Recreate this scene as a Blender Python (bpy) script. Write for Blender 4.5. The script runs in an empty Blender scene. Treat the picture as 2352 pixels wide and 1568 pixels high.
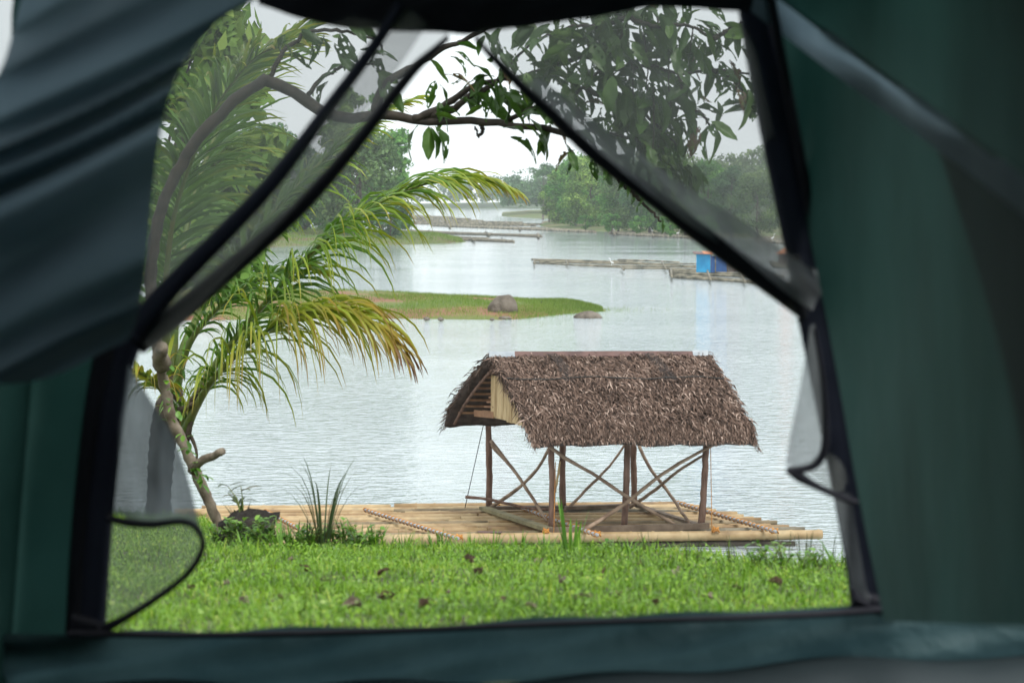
import bpy, bmesh, math, random
import numpy as np
from mathutils import Vector, Matrix, Quaternion

R = math.radians
random.seed(7); rng = np.random.default_rng(7)
sc = bpy.context.scene
col = sc.collection

# ------------------------------------------------------------------ camera
H = 5.7                       # eye height above the lake
LENS = 85.0
F = LENS / 36.0 * 2352.0      # focal length in pixels of a 2352 px wide picture
CX, CY, HOR = 1176.0, 784.0, 455.0
PITCH = math.atan((CY - HOR) / F)
cam_d = bpy.data.cameras.new("camera"); cam = bpy.data.objects.new("camera", cam_d); col.objects.link(cam)
cam.location = (0, 0, H); cam.rotation_euler = (math.pi / 2 - PITCH, 0, 0)
cam_d.lens = LENS; cam_d.sensor_width = 36; cam_d.clip_start = 0.05; cam_d.clip_end = 6000
cam_d.dof.use_dof = True; cam_d.dof.focus_distance = 24.0; cam_d.dof.aperture_fstop = 7.0
sc.camera = cam

# ------------------------------------------------------------------ sky, sun, exposure
SUN_EL, SUN_AZ = R(58), R(150)      # azimuth from +Y towards +X
w = bpy.data.worlds.new("World"); sc.world = w; w.use_nodes = True
nt = w.node_tree; nt.nodes.clear()
out = nt.nodes.new("ShaderNodeOutputWorld"); bg = nt.nodes.new("ShaderNodeBackground")
sky = nt.nodes.new("ShaderNodeTexSky"); sky.sky_type = 'NISHITA'; sky.sun_disc = False
sky.sun_elevation = SUN_EL; sky.sun_rotation = SUN_AZ; sky.dust_density = 4.0; sky.air_density = 1.0
mix = nt.nodes.new("ShaderNodeMix"); mix.data_type = 'RGBA'; mix.inputs[0].default_value = 0.86
tc = nt.nodes.new("ShaderNodeTexCoord"); cn = nt.nodes.new("ShaderNodeTexNoise")
cn.inputs['Scale'].default_value = 2.2; cn.inputs['Detail'].default_value = 4
cr = nt.nodes.new("ShaderNodeValToRGB")
cr.color_ramp.elements[0].position = 0.3; cr.color_ramp.elements[0].color = (8.4, 9.2, 9.5, 1)
cr.color_ramp.elements[1].position = 0.7; cr.color_ramp.elements[1].color = (9.6, 10.1, 10.2, 1)
nt.links.new(tc.outputs['Generated'], cn.inputs['Vector']); nt.links.new(cn.outputs['Fac'], cr.inputs['Fac'])
nt.links.new(sky.outputs[0], mix.inputs[6]); nt.links.new(cr.outputs['Color'], mix.inputs[7])
nt.links.new(mix.outputs[2], bg.inputs['Color']); bg.inputs['Strength'].default_value = 0.10
nt.links.new(bg.outputs[0], out.inputs[0])
sd = bpy.data.lights.new("sun", 'SUN'); sd.energy = 1.5; sd.angle = R(25); sd.color = (1, 0.97, 0.92)
so = bpy.data.objects.new("sun", sd); col.objects.link(so)
sv = Vector((math.sin(SUN_AZ) * math.cos(SUN_EL), math.cos(SUN_AZ) * math.cos(SUN_EL), math.sin(SUN_EL)))
so.rotation_euler = sv.to_track_quat('Z', 'Y').to_euler(); so.location = (0, -20, 60)
vs = sc.view_settings; vs.view_transform = 'Standard'; vs.look = 'None'; vs.exposure = 0.6; vs.gamma = 1.0
vs.use_curve_mapping = False
cy = sc.cycles
cy.use_denoising = True
try: cy.denoiser = 'OPENIMAGEDENOISE'
except Exception: pass
cy.max_bounces = 8; cy.diffuse_bounces = 3; cy.glossy_bounces = 3; cy.transmission_bounces = 4
cy.transparent_max_bounces = 24; cy.volume_bounces = 2; cy.caustics_reflective = False; cy.caustics_refractive = False
cy.sample_clamp_indirect = 4.0
sc.render.film_transparent = False

# ------------------------------------------------------------------ measuring helpers (pixels of a 2352 x 1568 picture)
cp, sp = math.cos(PITCH), math.sin(PITCH)
def ray(u, v):
    x = (u - CX) / F; y = (CY - v) / F
    return np.array([x, cp + y * sp, -sp + y * cp])
def PY(u, v, d):
    r = ray(u, v); return np.array([0, 0, H]) + r * (d / r[1])
def PZ(u, v, z):
    r = ray(u, v); return np.array([0, 0, H]) + r * ((z - H) / r[2])
def V3(a): return Vector((float(a[0]), float(a[1]), float(a[2])))

def spline(pts, n):
    P = np.asarray(pts, float)
    if len(P) == 2:
        t = np.linspace(0, 1, n)[:, None]; return P[0] * (1 - t) + P[1] * t
    Q = np.vstack([2 * P[0] - P[1], P, 2 * P[-1] - P[-2]]); m = len(P) - 1
    dense = []
    for i in range(m):
        a, b, c, d = Q[i], Q[i + 1], Q[i + 2], Q[i + 3]
        t = np.linspace(0, 1, 12, endpoint=False)[:, None]
        dense.append(0.5 * (2 * b + (c - a) * t + (2 * a - 5 * b + 4 * c - d) * t**2 + (3 * b - a - 3 * c + d) * t**3))
    D = np.vstack(dense + [P[-1:]])
    s = np.concatenate([[0], np.cumsum(np.linalg.norm(np.diff(D, axis=0), axis=1))])
    q = np.linspace(0, s[-1], n)
    return np.stack([np.interp(q, s, D[:, k]) for k in range(D.shape[1])], 1)

# ------------------------------------------------------------------ materials
MATS = {}
def ramp(nt, stops):
    n = nt.nodes.new("ShaderNodeValToRGB"); e = n.color_ramp.elements
    while len(e) < len(stops): e.new(0.5)
    for k, (p, c) in enumerate(stops): e[k].position = p; e[k].color = (*c, 1)
    return n
def mat(name, stops, scale=4.0, rough=0.7, bump=0.0, src='noise', trans=0.0, spec=0.4, stretch=(1, 1, 1), bscale=None, bdist=0.01, detail=4, alpha=None, coord='Object'):
    """colour from a ramp over a noise / the uv's y / both; optional translucency and bump."""
    m = bpy.data.materials.new(name); m.use_nodes = True; nt = m.node_tree
    b = nt.nodes['Principled BSDF']; o = nt.nodes['Material Output']
    tc = nt.nodes.new("ShaderNodeTexCoord"); mp = nt.nodes.new("ShaderNodeMapping")
    mp.inputs['Scale'].default_value = stretch
    nt.links.new(tc.outputs[coord], mp.inputs['Vector'])
    nz = nt.nodes.new("ShaderNodeTexNoise"); nz.inputs['Scale'].default_value = scale; nz.inputs['Detail'].default_value = detail
    nt.links.new(mp.outputs[0], nz.inputs['Vector'])
    rp = ramp(nt, stops)
    if src == 'noise':
        nt.links.new(nz.outputs['Fac'], rp.inputs['Fac'])
    else:
        uv = nt.nodes.new("ShaderNodeUVMap"); sx = nt.nodes.new("ShaderNodeSeparateXYZ"); nt.links.new(uv.outputs[0], sx.inputs[0])
        ma = nt.nodes.new("ShaderNodeMath"); ma.operation = 'MULTIPLY_ADD'
        nt.links.new(nz.outputs['Fac'], ma.inputs[0]); ma.inputs[1].default_value = 0.3
        ad = nt.nodes.new("ShaderNodeMath"); ad.operation = 'SUBTRACT'; ad.inputs[1].default_value = 0.15
        nt.links.new(sx.outputs['Y'], ad.inputs[0]); nt.links.new(ad.outputs[0], ma.inputs[2])
        nt.links.new(ma.outputs[0], rp.inputs['Fac'])
    nt.links.new(rp.outputs['Color'], b.inputs['Base Color'])
    b.inputs['Roughness'].default_value = rough; b.inputs['Specular IOR Level'].default_value = spec
    if bump:
        bn = nt.nodes.new("ShaderNodeTexNoise"); bn.inputs['Scale'].default_value = bscale or scale * 3; bn.inputs['Detail'].default_value = 5
        nt.links.new(mp.outputs[0], bn.inputs['Vector'])
        bb = nt.nodes.new("ShaderNodeBump"); bb.inputs['Strength'].default_value = bump; bb.inputs['Distance'].default_value = bdist
        nt.links.new(bn.outputs['Fac'], bb.inputs['Height']); nt.links.new(bb.outputs[0], b.inputs['Normal'])
    last = b.outputs[0]
    if trans:
        tr = nt.nodes.new("ShaderNodeBsdfTranslucent"); nt.links.new(rp.outputs['Color'], tr.inputs['Color'])
        ms = nt.nodes.new("ShaderNodeMixShader"); ms.inputs[0].default_value = trans
        nt.links.new(last, ms.inputs[1]); nt.links.new(tr.outputs[0], ms.inputs[2]); last = ms.outputs[0]
    if alpha is not None:
        tp = nt.nodes.new("ShaderNodeBsdfTransparent")
        ms = nt.nodes.new("ShaderNodeMixShader"); ms.inputs[0].default_value = alpha
        nt.links.new(tp.outputs[0], ms.inputs[1]); nt.links.new(last, ms.inputs[2]); last = ms.outputs[0]
    nt.links.new(last, o.inputs['Surface'])
    MATS[name] = m; return m

def two(a, b, lo=0.35, hi=0.65): return [(lo, a), (hi, b)]
# tent
mat('tent_shaded', two((.006, .017, .017), (.010, .026, .025)), 3, .8, .3, trans=.2)  # darker copy of the green cloth, side wall's shade painted into its colour
mat('tent_green', two((.012, .043, .037), (.022, .068, .060)), 2.5, .75, .35, trans=.35, bscale=9, bdist=.02)
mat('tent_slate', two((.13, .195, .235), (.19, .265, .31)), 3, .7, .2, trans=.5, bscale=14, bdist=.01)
mat('tent_band', two((.035, .075, .085), (.065, .12, .13)), 5, .6, .9, trans=.4, bscale=7, bdist=.05)
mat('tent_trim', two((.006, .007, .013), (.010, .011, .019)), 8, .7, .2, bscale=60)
mat('tent_strip', two((.030, .036, .062), (.045, .052, .082)), 8, .7, .2, trans=.4, bscale=40)
mat('tent_floor', two((.016, .024, .027), (.027, .037, .040)), 3, .55, .3, bscale=8, bdist=.02)
mat('net', two((.23, .24, .23), (.28, .29, .28)), 40, .8, trans=.5, alpha=.47)
mat('net_thick', two((.22, .24, .25), (.34, .36, .37)), 14, .8, trans=.5, alpha=.66)
mat('net_grey', two((.05, .06, .065), (.22, .25, .27)), 9, .8, trans=.5, alpha=.88, stretch=(2.5, 1, .4))
# land and plants
mat('soil', [(.3, (.05, .035, .02)), (.5, (.045, .06, .015)), (.7, (.09, .06, .035))], 2.5, .9, .5, bscale=12)
mat('grass', [(0, (.04, .09, .008)), (.35, (.13, .29, .012)), (.7, (.25, .45, .025)), (1, (.40, .50, .07))], 1.2, .38, src='uv', trans=.35, spec=.6)
mat('weed', [(0, (.035, .10, .012)), (.5, (.10, .25, .02)), (1, (.22, .40, .045))], 3, .4, src='uv', trans=.3, spec=.5)
mat('dark_blade', [(0, (.02, .04, .012)), (.6, (.045, .08, .02)), (1, (.12, .10, .04))], 3, .45, src='uv', trans=.2)
mat('palm', [(0, (.05, .13, .014)), (.33, (.11, .24, .02)), (.55, (.30, .36, .025)), (.8, (.36, .25, .03)), (1, (.16, .06, .02))], 6, .36, src='uv', trans=.35, spec=.55)
mat('rachis', two((.10, .17, .03), (.19, .20, .06)), 6, .5, .2)
mat('palm_trunk', two((.06, .045, .03), (.13, .10, .07)), 14, .9, .8, bscale=30, bdist=.02)
mat('bark', two((.10, .075, .05), (.24, .20, .15)), 16, .85, .6, bscale=40)
mat('bark_dark', two((.022, .018, .014), (.05, .04, .03)), 14, .85, .5, bscale=40)
mat('leaf', [(0, (.018, .05, .008)), (.6, (.045, .11, .012)), (.88, (.10, .19, .02)), (1, (.10, .05, .02))], 8, .4, src='uv', trans=.22, spec=.5)
mat('dead_leaf', two((.035, .02, .012), (.17, .105, .065)), 9, .8, .3, trans=.1)
mat('pale_leaf', two((.14, .10, .075), (.34, .27, .22)), 9, .8, .3, trans=.1)
mat('rock', two((.10, .082, .062), (.20, .17, .135)), 2.4, .9, .8, bscale=8, bdist=.06)
mat('dark_rock', two((.012, .010, .009), (.04, .034, .026)), 5, .95, .8, bscale=14, bdist=.05)
mat('island_soil', [(.30, (.10, .15, .03)), (.44, (.15, .16, .04)), (.52, (.25, .12, .068)), (.7, (.18, .085, .05))], .16, .95, .4, bscale=3)
mat('shore_soil', [(.35, (.07, .13, .025)), (.55, (.12, .13, .045)), (.68, (.14, .08, .055))], .08, .95)
mat('hill_soil', two((.04, .075, .03), (.07, .11, .04)), .05, .95)
mat('pale_grass', [(0, (.09, .17, .02)), (.5, (.18, .29, .035)), (1, (.33, .36, .09))], .3, .55, src='uv', trans=.3)
CROWNS = []
for k, (a, b, c) in enumerate([((.04, .13, .024), (.095, .27, .045), (.20, .40, .07)),
                               ((.05, .11, .035), (.12, .21, .06), (.22, .32, .10)),
                               ((.035, .095, .04), (.075, .175, .065), (.13, .26, .09)),
                               ((.06, .14, .025), (.16, .30, .05), (.30, .43, .08))]):
    mat('crown%d' % k, [(0, a), (.5, b), (1, c)], .25, .6, src='uv', trans=.3, spec=.3); CROWNS.append('crown%d' % k)
mat('far_trunk', two((.07, .06, .05), (.16, .14, .11)), 2, .9)
# raft, hut
mat('bamboo', [(.25, (.17, .105, .05)), (.42, (.38, .26, .13)), (.6, (.50, .37, .20)), (.8, (.24, .19, .11))], 2.2, .5, .15, stretch=(1, 1, 1), bscale=30, spec=.4)
mat('bamboo_warm', [(.25, (.14, .08, .04)), (.45, (.30, .19, .085)), (.7, (.43, .30, .15))], 2.5, .5, .15, bscale=30)
mat('bamboo_dull', [(.25, (.10, .075, .045)), (.45, (.22, .17, .10)), (.7, (.36, .28, .17))], 2.5, .6, .2, bscale=30)
mat('bamboo_old', two((.10, .09, .065), (.25, .22, .16)), 3, .7, .3)
mat('bamboo_far', two((.09, .085, .06), (.32, .28, .20)), .9, .8)
mat('slat', two((.38, .25, .11), (.58, .42, .22)), 3, .6, .2, stretch=(4, 4, .6))
mat('batten', two((.19, .09, .045), (.34, .18, .09)), 4, .7, .2)
mat('post', two((.12, .068, .048), (.25, .15, .11)), 5, .85, .6, stretch=(3, 3, .6), bscale=20)
mat('stick', two((.20, .13, .085), (.38, .27, .19)), 5, .8, .4, bscale=20)
mat('plank', two((.12, .085, .06), (.24, .18, .13)), 4, .85, .4)
mat('plank_green', two((.16, .14, .07), (.30, .26, .14)), 4, .85, .4)
mat('thatch_base', two((.045, .03, .024), (.09, .065, .053)), 8, .95, .8, bscale=30)
mat('thatch', [(0, (.03, .017, .011)), (.4, (.105, .064, .046)), (.75, (.215, .140, .105)), (1, (.42, .31, .25))], 5, .75, src='uv', spec=.35)
mat('rust_sheet', [(.3, (.08, .045, .04)), (.6, (.155, .085, .072)), (.75, (.11, .07, .062))], 3, .6, .2)
mat('zinc', two((.28, .31, .34), (.40, .43, .45)), 4, .5)
mat('net_dark', two((.035, .033, .033), (.06, .055, .055)), 30, .9, alpha=.3)
mat('rope_orange', two((.42, .16, .03), (.62, .28, .06)), 20, .7)
mat('rope_grey', two((.28, .28, .28), (.45, .45, .44)), 20, .8)
mat('rope_dark', two((.03, .028, .025), (.06, .055, .05)), 20, .8)
mat('blue_sheet', two((.02, .30, .60), (.035, .40, .70)), 1.5, .55)
mat('navy_sheet', two((.02, .09, .28), (.03, .13, .36)), 1.5, .6)
mat('brown_board', two((.09, .055, .04), (.17, .11, .08)), 2, .8)
mat('orange_roof', two((.45, .16, .07), (.60, .25, .12)), 2, .7)
mat('white_feather', two((.75, .75, .74), (.82, .82, .81)), 3, .7)
mat('black_feather', two((.02, .02, .022), (.04, .04, .04)), 3, .6)
mat('timber_dark', two((.03, .025, .02), (.06, .05, .04)), 3, .9)

# water
m = bpy.data.materials.new('water'); m.use_nodes = True; nt = m.node_tree; b = nt.nodes['Principled BSDF']
b.inputs['Base Color'].default_value = (.41, .47, .49, 1); b.inputs['Roughness'].default_value = .06; b.inputs['IOR'].default_value = 1.75
geo = nt.nodes.new("ShaderNodeNewGeometry"); mp = nt.nodes.new("ShaderNodeMapping"); mp.inputs['Scale'].default_value = (.75, 1.25, 1)
mp.inputs['Rotation'].default_value = (0, 0, R(12))
nt.links.new(geo.outputs['Position'], mp.inputs['Vector'])
n1 = nt.nodes.new("ShaderNodeTexNoise"); n1.inputs['Scale'].default_value = 2.6; n1.inputs['Detail'].default_value = 3; n1.inputs['Roughness'].default_value = .55; n1.inputs['Distortion'].default_value = .4
n2 = nt.nodes.new("ShaderNodeTexNoise"); n2.inputs['Scale'].default_value = .07; n2.inputs['Detail'].default_value = 3
nt.links.new(mp.outputs[0], n1.inputs['Vector']); nt.links.new(mp.outputs[0], n2.inputs['Vector'])
sx = nt.nodes.new("ShaderNodeSeparateXYZ"); nt.links.new(geo.outputs['Position'], sx.inputs[0])
mr = nt.nodes.new("ShaderNodeMapRange"); mr.inputs[1].default_value = 60; mr.inputs[2].default_value = 260; mr.inputs[3].default_value = 1; mr.inputs[4].default_value = .16
nt.links.new(sx.outputs['Y'], mr.inputs[0])
mr2 = nt.nodes.new("ShaderNodeMapRange"); mr2.inputs[1].default_value = .35; mr2.inputs[2].default_value = .65; mr2.inputs[3].default_value = .35; mr2.inputs[4].default_value = 1.35
nt.links.new(n2.outputs['Fac'], mr2.inputs[0])
mu = nt.nodes.new("ShaderNodeMath"); mu.operation = 'MULTIPLY'; nt.links.new(mr.outputs[0], mu.inputs[0]); nt.links.new(mr2.outputs[0], mu.inputs[1])
bp = nt.nodes.new("ShaderNodeBump"); bp.inputs['Distance'].default_value = .22
nt.links.new(mu.outputs[0], bp.inputs['Strength']); nt.links.new(n1.outputs['Fac'], bp.inputs['Height']); nt.links.new(bp.outputs[0], b.inputs['Normal'])
MATS['water'] = m

# ------------------------------------------------------------------ object helpers
def obj(name, me, material=None, parent=None):
    o = bpy.data.objects.new(name, me); col.objects.link(o)
    if material: me.materials.clear(); me.materials.append(MATS[material])
    if parent: o.parent = parent
    return o
def tag(o, label, cat, group=None):
    o['label'] = label; o['category'] = cat
    if group: o['group'] = group
    return o
def thing(name, label, cat, group=None, loc=(0, 0, 0)):
    o = bpy.data.objects.new(name, None); col.objects.link(o); o.empty_display_size = .1; o.location = V3(loc)
    return tag(o, label, cat, group)
def struct(o): o['kind'] = 'structure'; return o
def stuff(o): o['kind'] = 'stuff'; return o
def mesh(name, V, Fc, UV=None, smooth=True):
    """V (n,3); Fc (m,k) all of one size; UV (n,2) per vertex"""
    V = np.ascontiguousarray(V, np.float32); Fc = np.ascontiguousarray(Fc, np.int32); k = Fc.shape[1]
    me = bpy.data.meshes.new(name)
    me.vertices.add(len(V)); me.vertices.foreach_set('co', V.ravel())
    me.loops.add(Fc.size); me.loops.foreach_set('vertex_index', Fc.ravel())
    me.polygons.add(len(Fc)); me.polygons.foreach_set('loop_start', np.arange(0, Fc.size, k, dtype=np.int32))
    me.polygons.foreach_set('use_smooth', np.full(len(Fc), smooth))
    if UV is not None:
        l = me.uv_layers.new(name='UVMap'); l.data.foreach_set('uv', np.ascontiguousarray(np.asarray(UV, np.float32)[Fc.ravel()]).ravel())
    me.update(calc_edges=True); me.validate(); return me
def grid_faces(n, m, closed=False):
    """faces of an n x m vertex grid (index i*m+j); closed wraps j"""
    i, j = np.meshgrid(np.arange(n - 1), np.arange(m if closed else m - 1), indexing='ij'); i = i.ravel(); j = j.ravel(); j2 = (j + 1) % m
    return np.stack([i * m + j, (i + 1) * m + j, (i + 1) * m + j2, i * m + j2], 1)
class Parts:
    """collects pieces (V,F,UV) of equal face size into one mesh"""
    def __init__(s): s.V, s.F, s.U, s.n = [], [], [], 0
    def add(s, V, Fc, U=None):
        V = np.asarray(V, float); s.V.append(V); s.F.append(np.asarray(Fc) + s.n)
        s.U.append(np.zeros((len(V), 2)) if U is None else np.asarray(U)); s.n += len(V)
    def mesh(s, name, smooth=True): return mesh(name, np.vstack(s.V), np.vstack(s.F), np.vstack(s.U), smooth)

def tube_arr(path, rad, k=8, nodes=None):
    P = np.asarray(path, float); n = len(P); r = np.broadcast_to(np.asarray(rad, float), (n,))
    T = np.gradient(P, axis=0); T /= np.linalg.norm(T, axis=1)[:, None] + 1e-12
    ref = np.array([0, 0, 1.0]) if abs(T[0][2]) < .9 else np.array([1.0, 0, 0])
    A = np.cross(T, ref); A /= np.linalg.norm(A, axis=1)[:, None] + 1e-12; B = np.cross(T, A)
    a = np.arange(k) / k * 2 * math.pi
    V = P[:, None, :] + r[:, None, None] * (np.cos(a)[None, :, None] * A[:, None, :] + np.sin(a)[None, :, None] * B[:, None, :])
    V = np.vstack([V.reshape(-1, 3), P[:1], P[-1:]])
    Fc = grid_faces(n, k, True)
    j = np.arange(k); j2 = (j + 1) % k
    c0 = np.stack([np.full(k, n * k), j, j2, np.full(k, n * k)], 1); c1 = np.stack([np.full(k, n * k + 1), (n - 1) * k + j2, (n - 1) * k + j, np.full(k, n * k + 1)], 1)
    return V, Fc, c0, c1
def tube_mesh(name, path, rad, k=8, caps=True):
    V, Fc, c0, c1 = tube_arr(path, rad, k)
    me = bpy.data.meshes.new(name)
    faces = [tuple(f) for f in Fc.tolist()]
    if caps: faces += [tuple(f[:3]) for f in c0.tolist()] + [tuple(f[:3]) for f in c1.tolist()]
    me.from_pydata(V.tolist(), [], faces); me.update()
    me.polygons.foreach_set('use_smooth', [True] * len(me.polygons)); return me
def tube(name, path, rad, material, parent=None, k=8): return obj(name, tube_mesh(name, path, rad, k), material, parent)
def stick(name, pts, r0, r1, material, parent=None, n=14, k=7, wob=.0):
    P = spline(pts, n); P = P + rng.normal(0, wob, P.shape); rad = np.linspace(r0, r1, n) * (1 + rng.normal(0, .05, n))
    return tube(name, P, rad, material, parent, k)
def box_between(name, a, b, w_, h_, material, parent=None, up=(0, 0, 1)):
    """a plank from a to b, w_ wide, h_ thick, with slightly worn ends"""
    a = np.asarray(a, float); b = np.asarray(b, float); d = b - a; L = np.linalg.norm(d); d /= L
    s = np.cross(d, up); s /= np.linalg.norm(s); u = np.cross(s, d)
    n = 5; V = []
    for i in range(n):
        p = a + d * L * i / (n - 1) + s * rng.normal(0, w_ * .03)
        for (x, z) in ((-1, -1), (1, -1), (1, 1), (-1, 1)): V.append(p + s * x * w_ / 2 + u * z * h_ / 2)
    Fc = [tuple(f) for f in grid_faces(n, 4, True).tolist()] + [(0, 1, 2, 3), (n * 4 - 1, n * 4 - 2, n * 4 - 3, n * 4 - 4)]
    me = bpy.data.meshes.new(name); me.from_pydata([tuple(v) for v in V], [], Fc); me.update()
    return obj(name, me, material, parent)
def loft(name, curves, n, m, material=None, parent=None, disp=None):
    """surface through several 3d curves (each resampled to n points), m rows between neighbours"""
    C = [spline(c, n) for c in curves]; rows = []
    for a, b in zip(C[:-1], C[1:]):
        for t in np.linspace(0, 1, m, endpoint=False): rows.append(a * (1 - t) + b * t)
    rows.append(C[-1]); G = np.array(rows)
    if disp is not None: G = disp(G)
    me = mesh(name, G.reshape(-1, 3), grid_faces(G.shape[0], n))
    return obj(name, me, material, parent) if material else me

def noise2(x, y, s=0):
    return (np.sin(x * 1.7 + s + 1.3 * np.sin(y * 1.1 + s)) + np.sin(y * 2.3 - s * 1.7 + 1.1 * np.sin(x * .9 + 2 * s)) + .6 * np.sin(x * 4.1 + y * 3.3 + s)) / 2.6

# ================================================================== THE SETTING
# lake
me = mesh('water', [(-950, 16, 0), (950, 16, 0), (950, 1500, 0), (-950, 1500, 0)], [(0, 1, 2, 3)])
struct(obj('water', me, 'water'))
# near bank: gentle grass slope that breaks off towards the lake
EX = np.array([-60, -4, -2.9, -2.1, -1.6, -1.2, -.5, .3, .8, 1.2, 1.8, 60]); EY = np.array([20, 19, 18, 16, 12.5, 10.8, 10.5, 10.4, 9.8, 9.0, 8.6, 9])
def edge_y(x): return np.interp(x, EX, EY) + .18 * noise2(x * 1.3, x * .7, 2)
def ground_z(x, y):
    x = np.asarray(x, float); y = np.asarray(y, float); e = edge_y(x)
    s = np.minimum(y, e); z = 4.86 - .11 * np.maximum(s - 4, 0) + .018 * noise2(x * 2, y * 2, 1) * np.clip((s - 4) / 2, 0, 1)
    k = np.maximum(y - e, 0); z = z - np.where(k < 1, .22 * k * k, .22 + .44 * (k - 1))
    return np.maximum(z, -2.2)
xs = np.unique(np.concatenate([np.linspace(-60, -6, 20), np.linspace(-6, 6, 81), np.linspace(6, 60, 20)]))
ys = np.unique(np.concatenate([np.linspace(-11, 4, 8), np.linspace(4, 22, 100), np.linspace(22, 40, 10)]))
X, Y = np.meshgrid(xs, ys, indexing='ij')
struct(obj('ground', mesh('ground', np.stack([X, Y, ground_z(X, Y)], -1).reshape(-1, 3), grid_faces(len(xs), len(ys))), 'soil'))

def land(name, front, back, h, material, n=60, m=14, rough=.12):
    """low land between a front and a back shoreline (pixels traced at lake level)"""
    A = spline([PZ(u, v, 0) for u, v in front], n); B = spline([PZ(u, v, 0) for u, v in back], n)
    t = np.linspace(0, 1, m)[None, :, None]; G = A[:, None] * (1 - t) + B[:, None] * t
    s = np.linspace(0, 1, n)[:, None]; tt = t[..., 0]
    prof = np.sin(np.pi * tt) ** .55 * np.clip(np.minimum(s, 1 - s) * 9, 0, 1) ** .6
    G[..., 2] = -.12 + prof * (h + .12) * (1 + rough * noise2(G[..., 0] * .5, G[..., 1] * .12, 3))
    o = struct(obj(name, mesh(name, G.reshape(-1, 3), grid_faces(n, m)), material)); return o, G
isl, IG = land('island', [(330, 742), (520, 738), (700, 734), (900, 734), (1050, 736), (1170, 736), (1225, 731), (1300, 722), (1400, 714)],
               [(330, 664), (520, 662), (700, 668), (850, 672), (1000, 682), (1150, 693), (1250, 700), (1330, 706), (1400, 711)], .45, 'island_soil')
bank, BG = land('shore', [(200, 580), (500, 575), (690, 566), (800, 568), (900, 563), (1000, 560), (1075, 556)],
                [(200, 520), (500, 520), (690, 527), (800, 535), (900, 540), (1000, 549), (1075, 554)], .9, 'shore_soil')
wood_isl, WG = land('wooded_islet', [(1236, 519), (1290, 527), (1400, 534), (1520, 541), (1700, 548), (1900, 560), (2300, 570)],
                [(1245, 507), (1300, 508), (1400, 507), (1520, 507), (1700, 508), (1900, 509), (2300, 510)], .8, 'shore_soil')
far_sh, FG = land('far_shore', [(1150, 497), (1250, 503), (1400, 503), (1600, 503), (2000, 503)], [(1150, 486), (1250, 486), (1400, 486), (1600, 486), (2000, 486)], 1.2, 'shore_soil')

# hills across the lake, closed to the horizon
def hill(name, x0, x1, y0, y1, hf, nx=60, ny=24, material='hill_soil'):
    X, Y = np.meshgrid(np.linspace(x0, x1, nx), np.linspace(y0, y1, ny), indexing='ij')
    tx = (X - x0) / (x1 - x0); ty = (Y - y0) / (y1 - y0)
    Z = hf(X, tx, ty); Z = np.where((ty == 0), -.5, Z)
    struct(obj(name, mesh(name, np.stack([X, Y, Z], -1).reshape(-1, 3), grid_faces(nx, ny)), material))
    return lambda x, y: hf(np.asarray(x), (np.asarray(x) - x0) / (x1 - x0), (np.asarray(y) - y0) / (y1 - y0))
def h_right(X, tx, ty): return .3 + np.interp(X, [25, 45, 60, 78, 110, 200, 330], [0, 4.0, 10.5, 14.5, 16.5, 17, 11]) * np.sin(np.clip(ty, 0, 1) * np.pi * .6) ** .9
right_hill = hill('hill', 20, 340, 640, 900, h_right)
def h_back(X, tx, ty): return .3 + (1.0 + 2.0 * np.abs(np.sin(X * .011 + 1.2)) + 10 * np.clip((np.abs(X + 30) - 220) / 300, 0, 1)) * np.clip(ty * 3, 0, 1)
back_hill = hill('hill', -900, 900, 1290, 1480, h_back, 90, 10)
def h_left(X, tx, ty): return .3 + 11 * np.clip((-70 - X) / 150, 0, 1) * np.clip(ty * 2.5, 0, 1)
left_hill = hill('hill', -600, -60, 360, 1200, h_left)

# ------------------------------------------------------------------ foliage builders
def leaf_quads(C, N, size, rnd, asp=1.5):
    """quads centred on C, facing N, of the given sizes"""
    n = len(C); N = N / (np.linalg.norm(N, axis=1)[:, None] + 1e-9)
    r = rng.normal(size=(n, 3)); A = np.cross(N, r); A /= np.linalg.norm(A, axis=1)[:, None] + 1e-9; B = np.cross(N, A)
    s = np.asarray(size).reshape(-1, 1) * np.ones((n, 1))
    k = s * .5; V = np.stack([C - A * k * asp, C - B * k * rng.uniform(.6, 1, (n, 1)), C + A * k * asp, C + B * k * rng.uniform(.6, 1, (n, 1))], 1)
    V += rng.normal(0, .10, V.shape) * s[:, None]
    U = np.zeros((n, 4, 2)); U[..., 0] = [0, .5, 1, .5]; U[..., 1] = np.asarray(rnd).reshape(-1, 1)
    return V.reshape(-1, 3), np.arange(n * 4).reshape(-1, 4), U.reshape(-1, 2)
def clumps(h, rad, base, nc, flat=0):
    out_ = []
    zc = (h + base) / 2; hz = (h - base) / 2
    for i in range(nc):
        while True:
            p = rng.uniform(-1, 1, 3)
            if .15 < p @ p < 1: break
        p = p / max(np.linalg.norm(p), 1e-6) * (np.linalg.norm(p) ** .55)
        if flat: p[2] = abs(p[2]) * (1 if p[2] > 0 else -.25)
        taper = 1 - .35 * max(p[2], 0)
        c = np.array([p[0] * rad * taper, p[1] * rad * taper, zc + p[2] * hz])
        out_.append((c, rad * rng.uniform(.26, .44)))
    return out_
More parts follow.
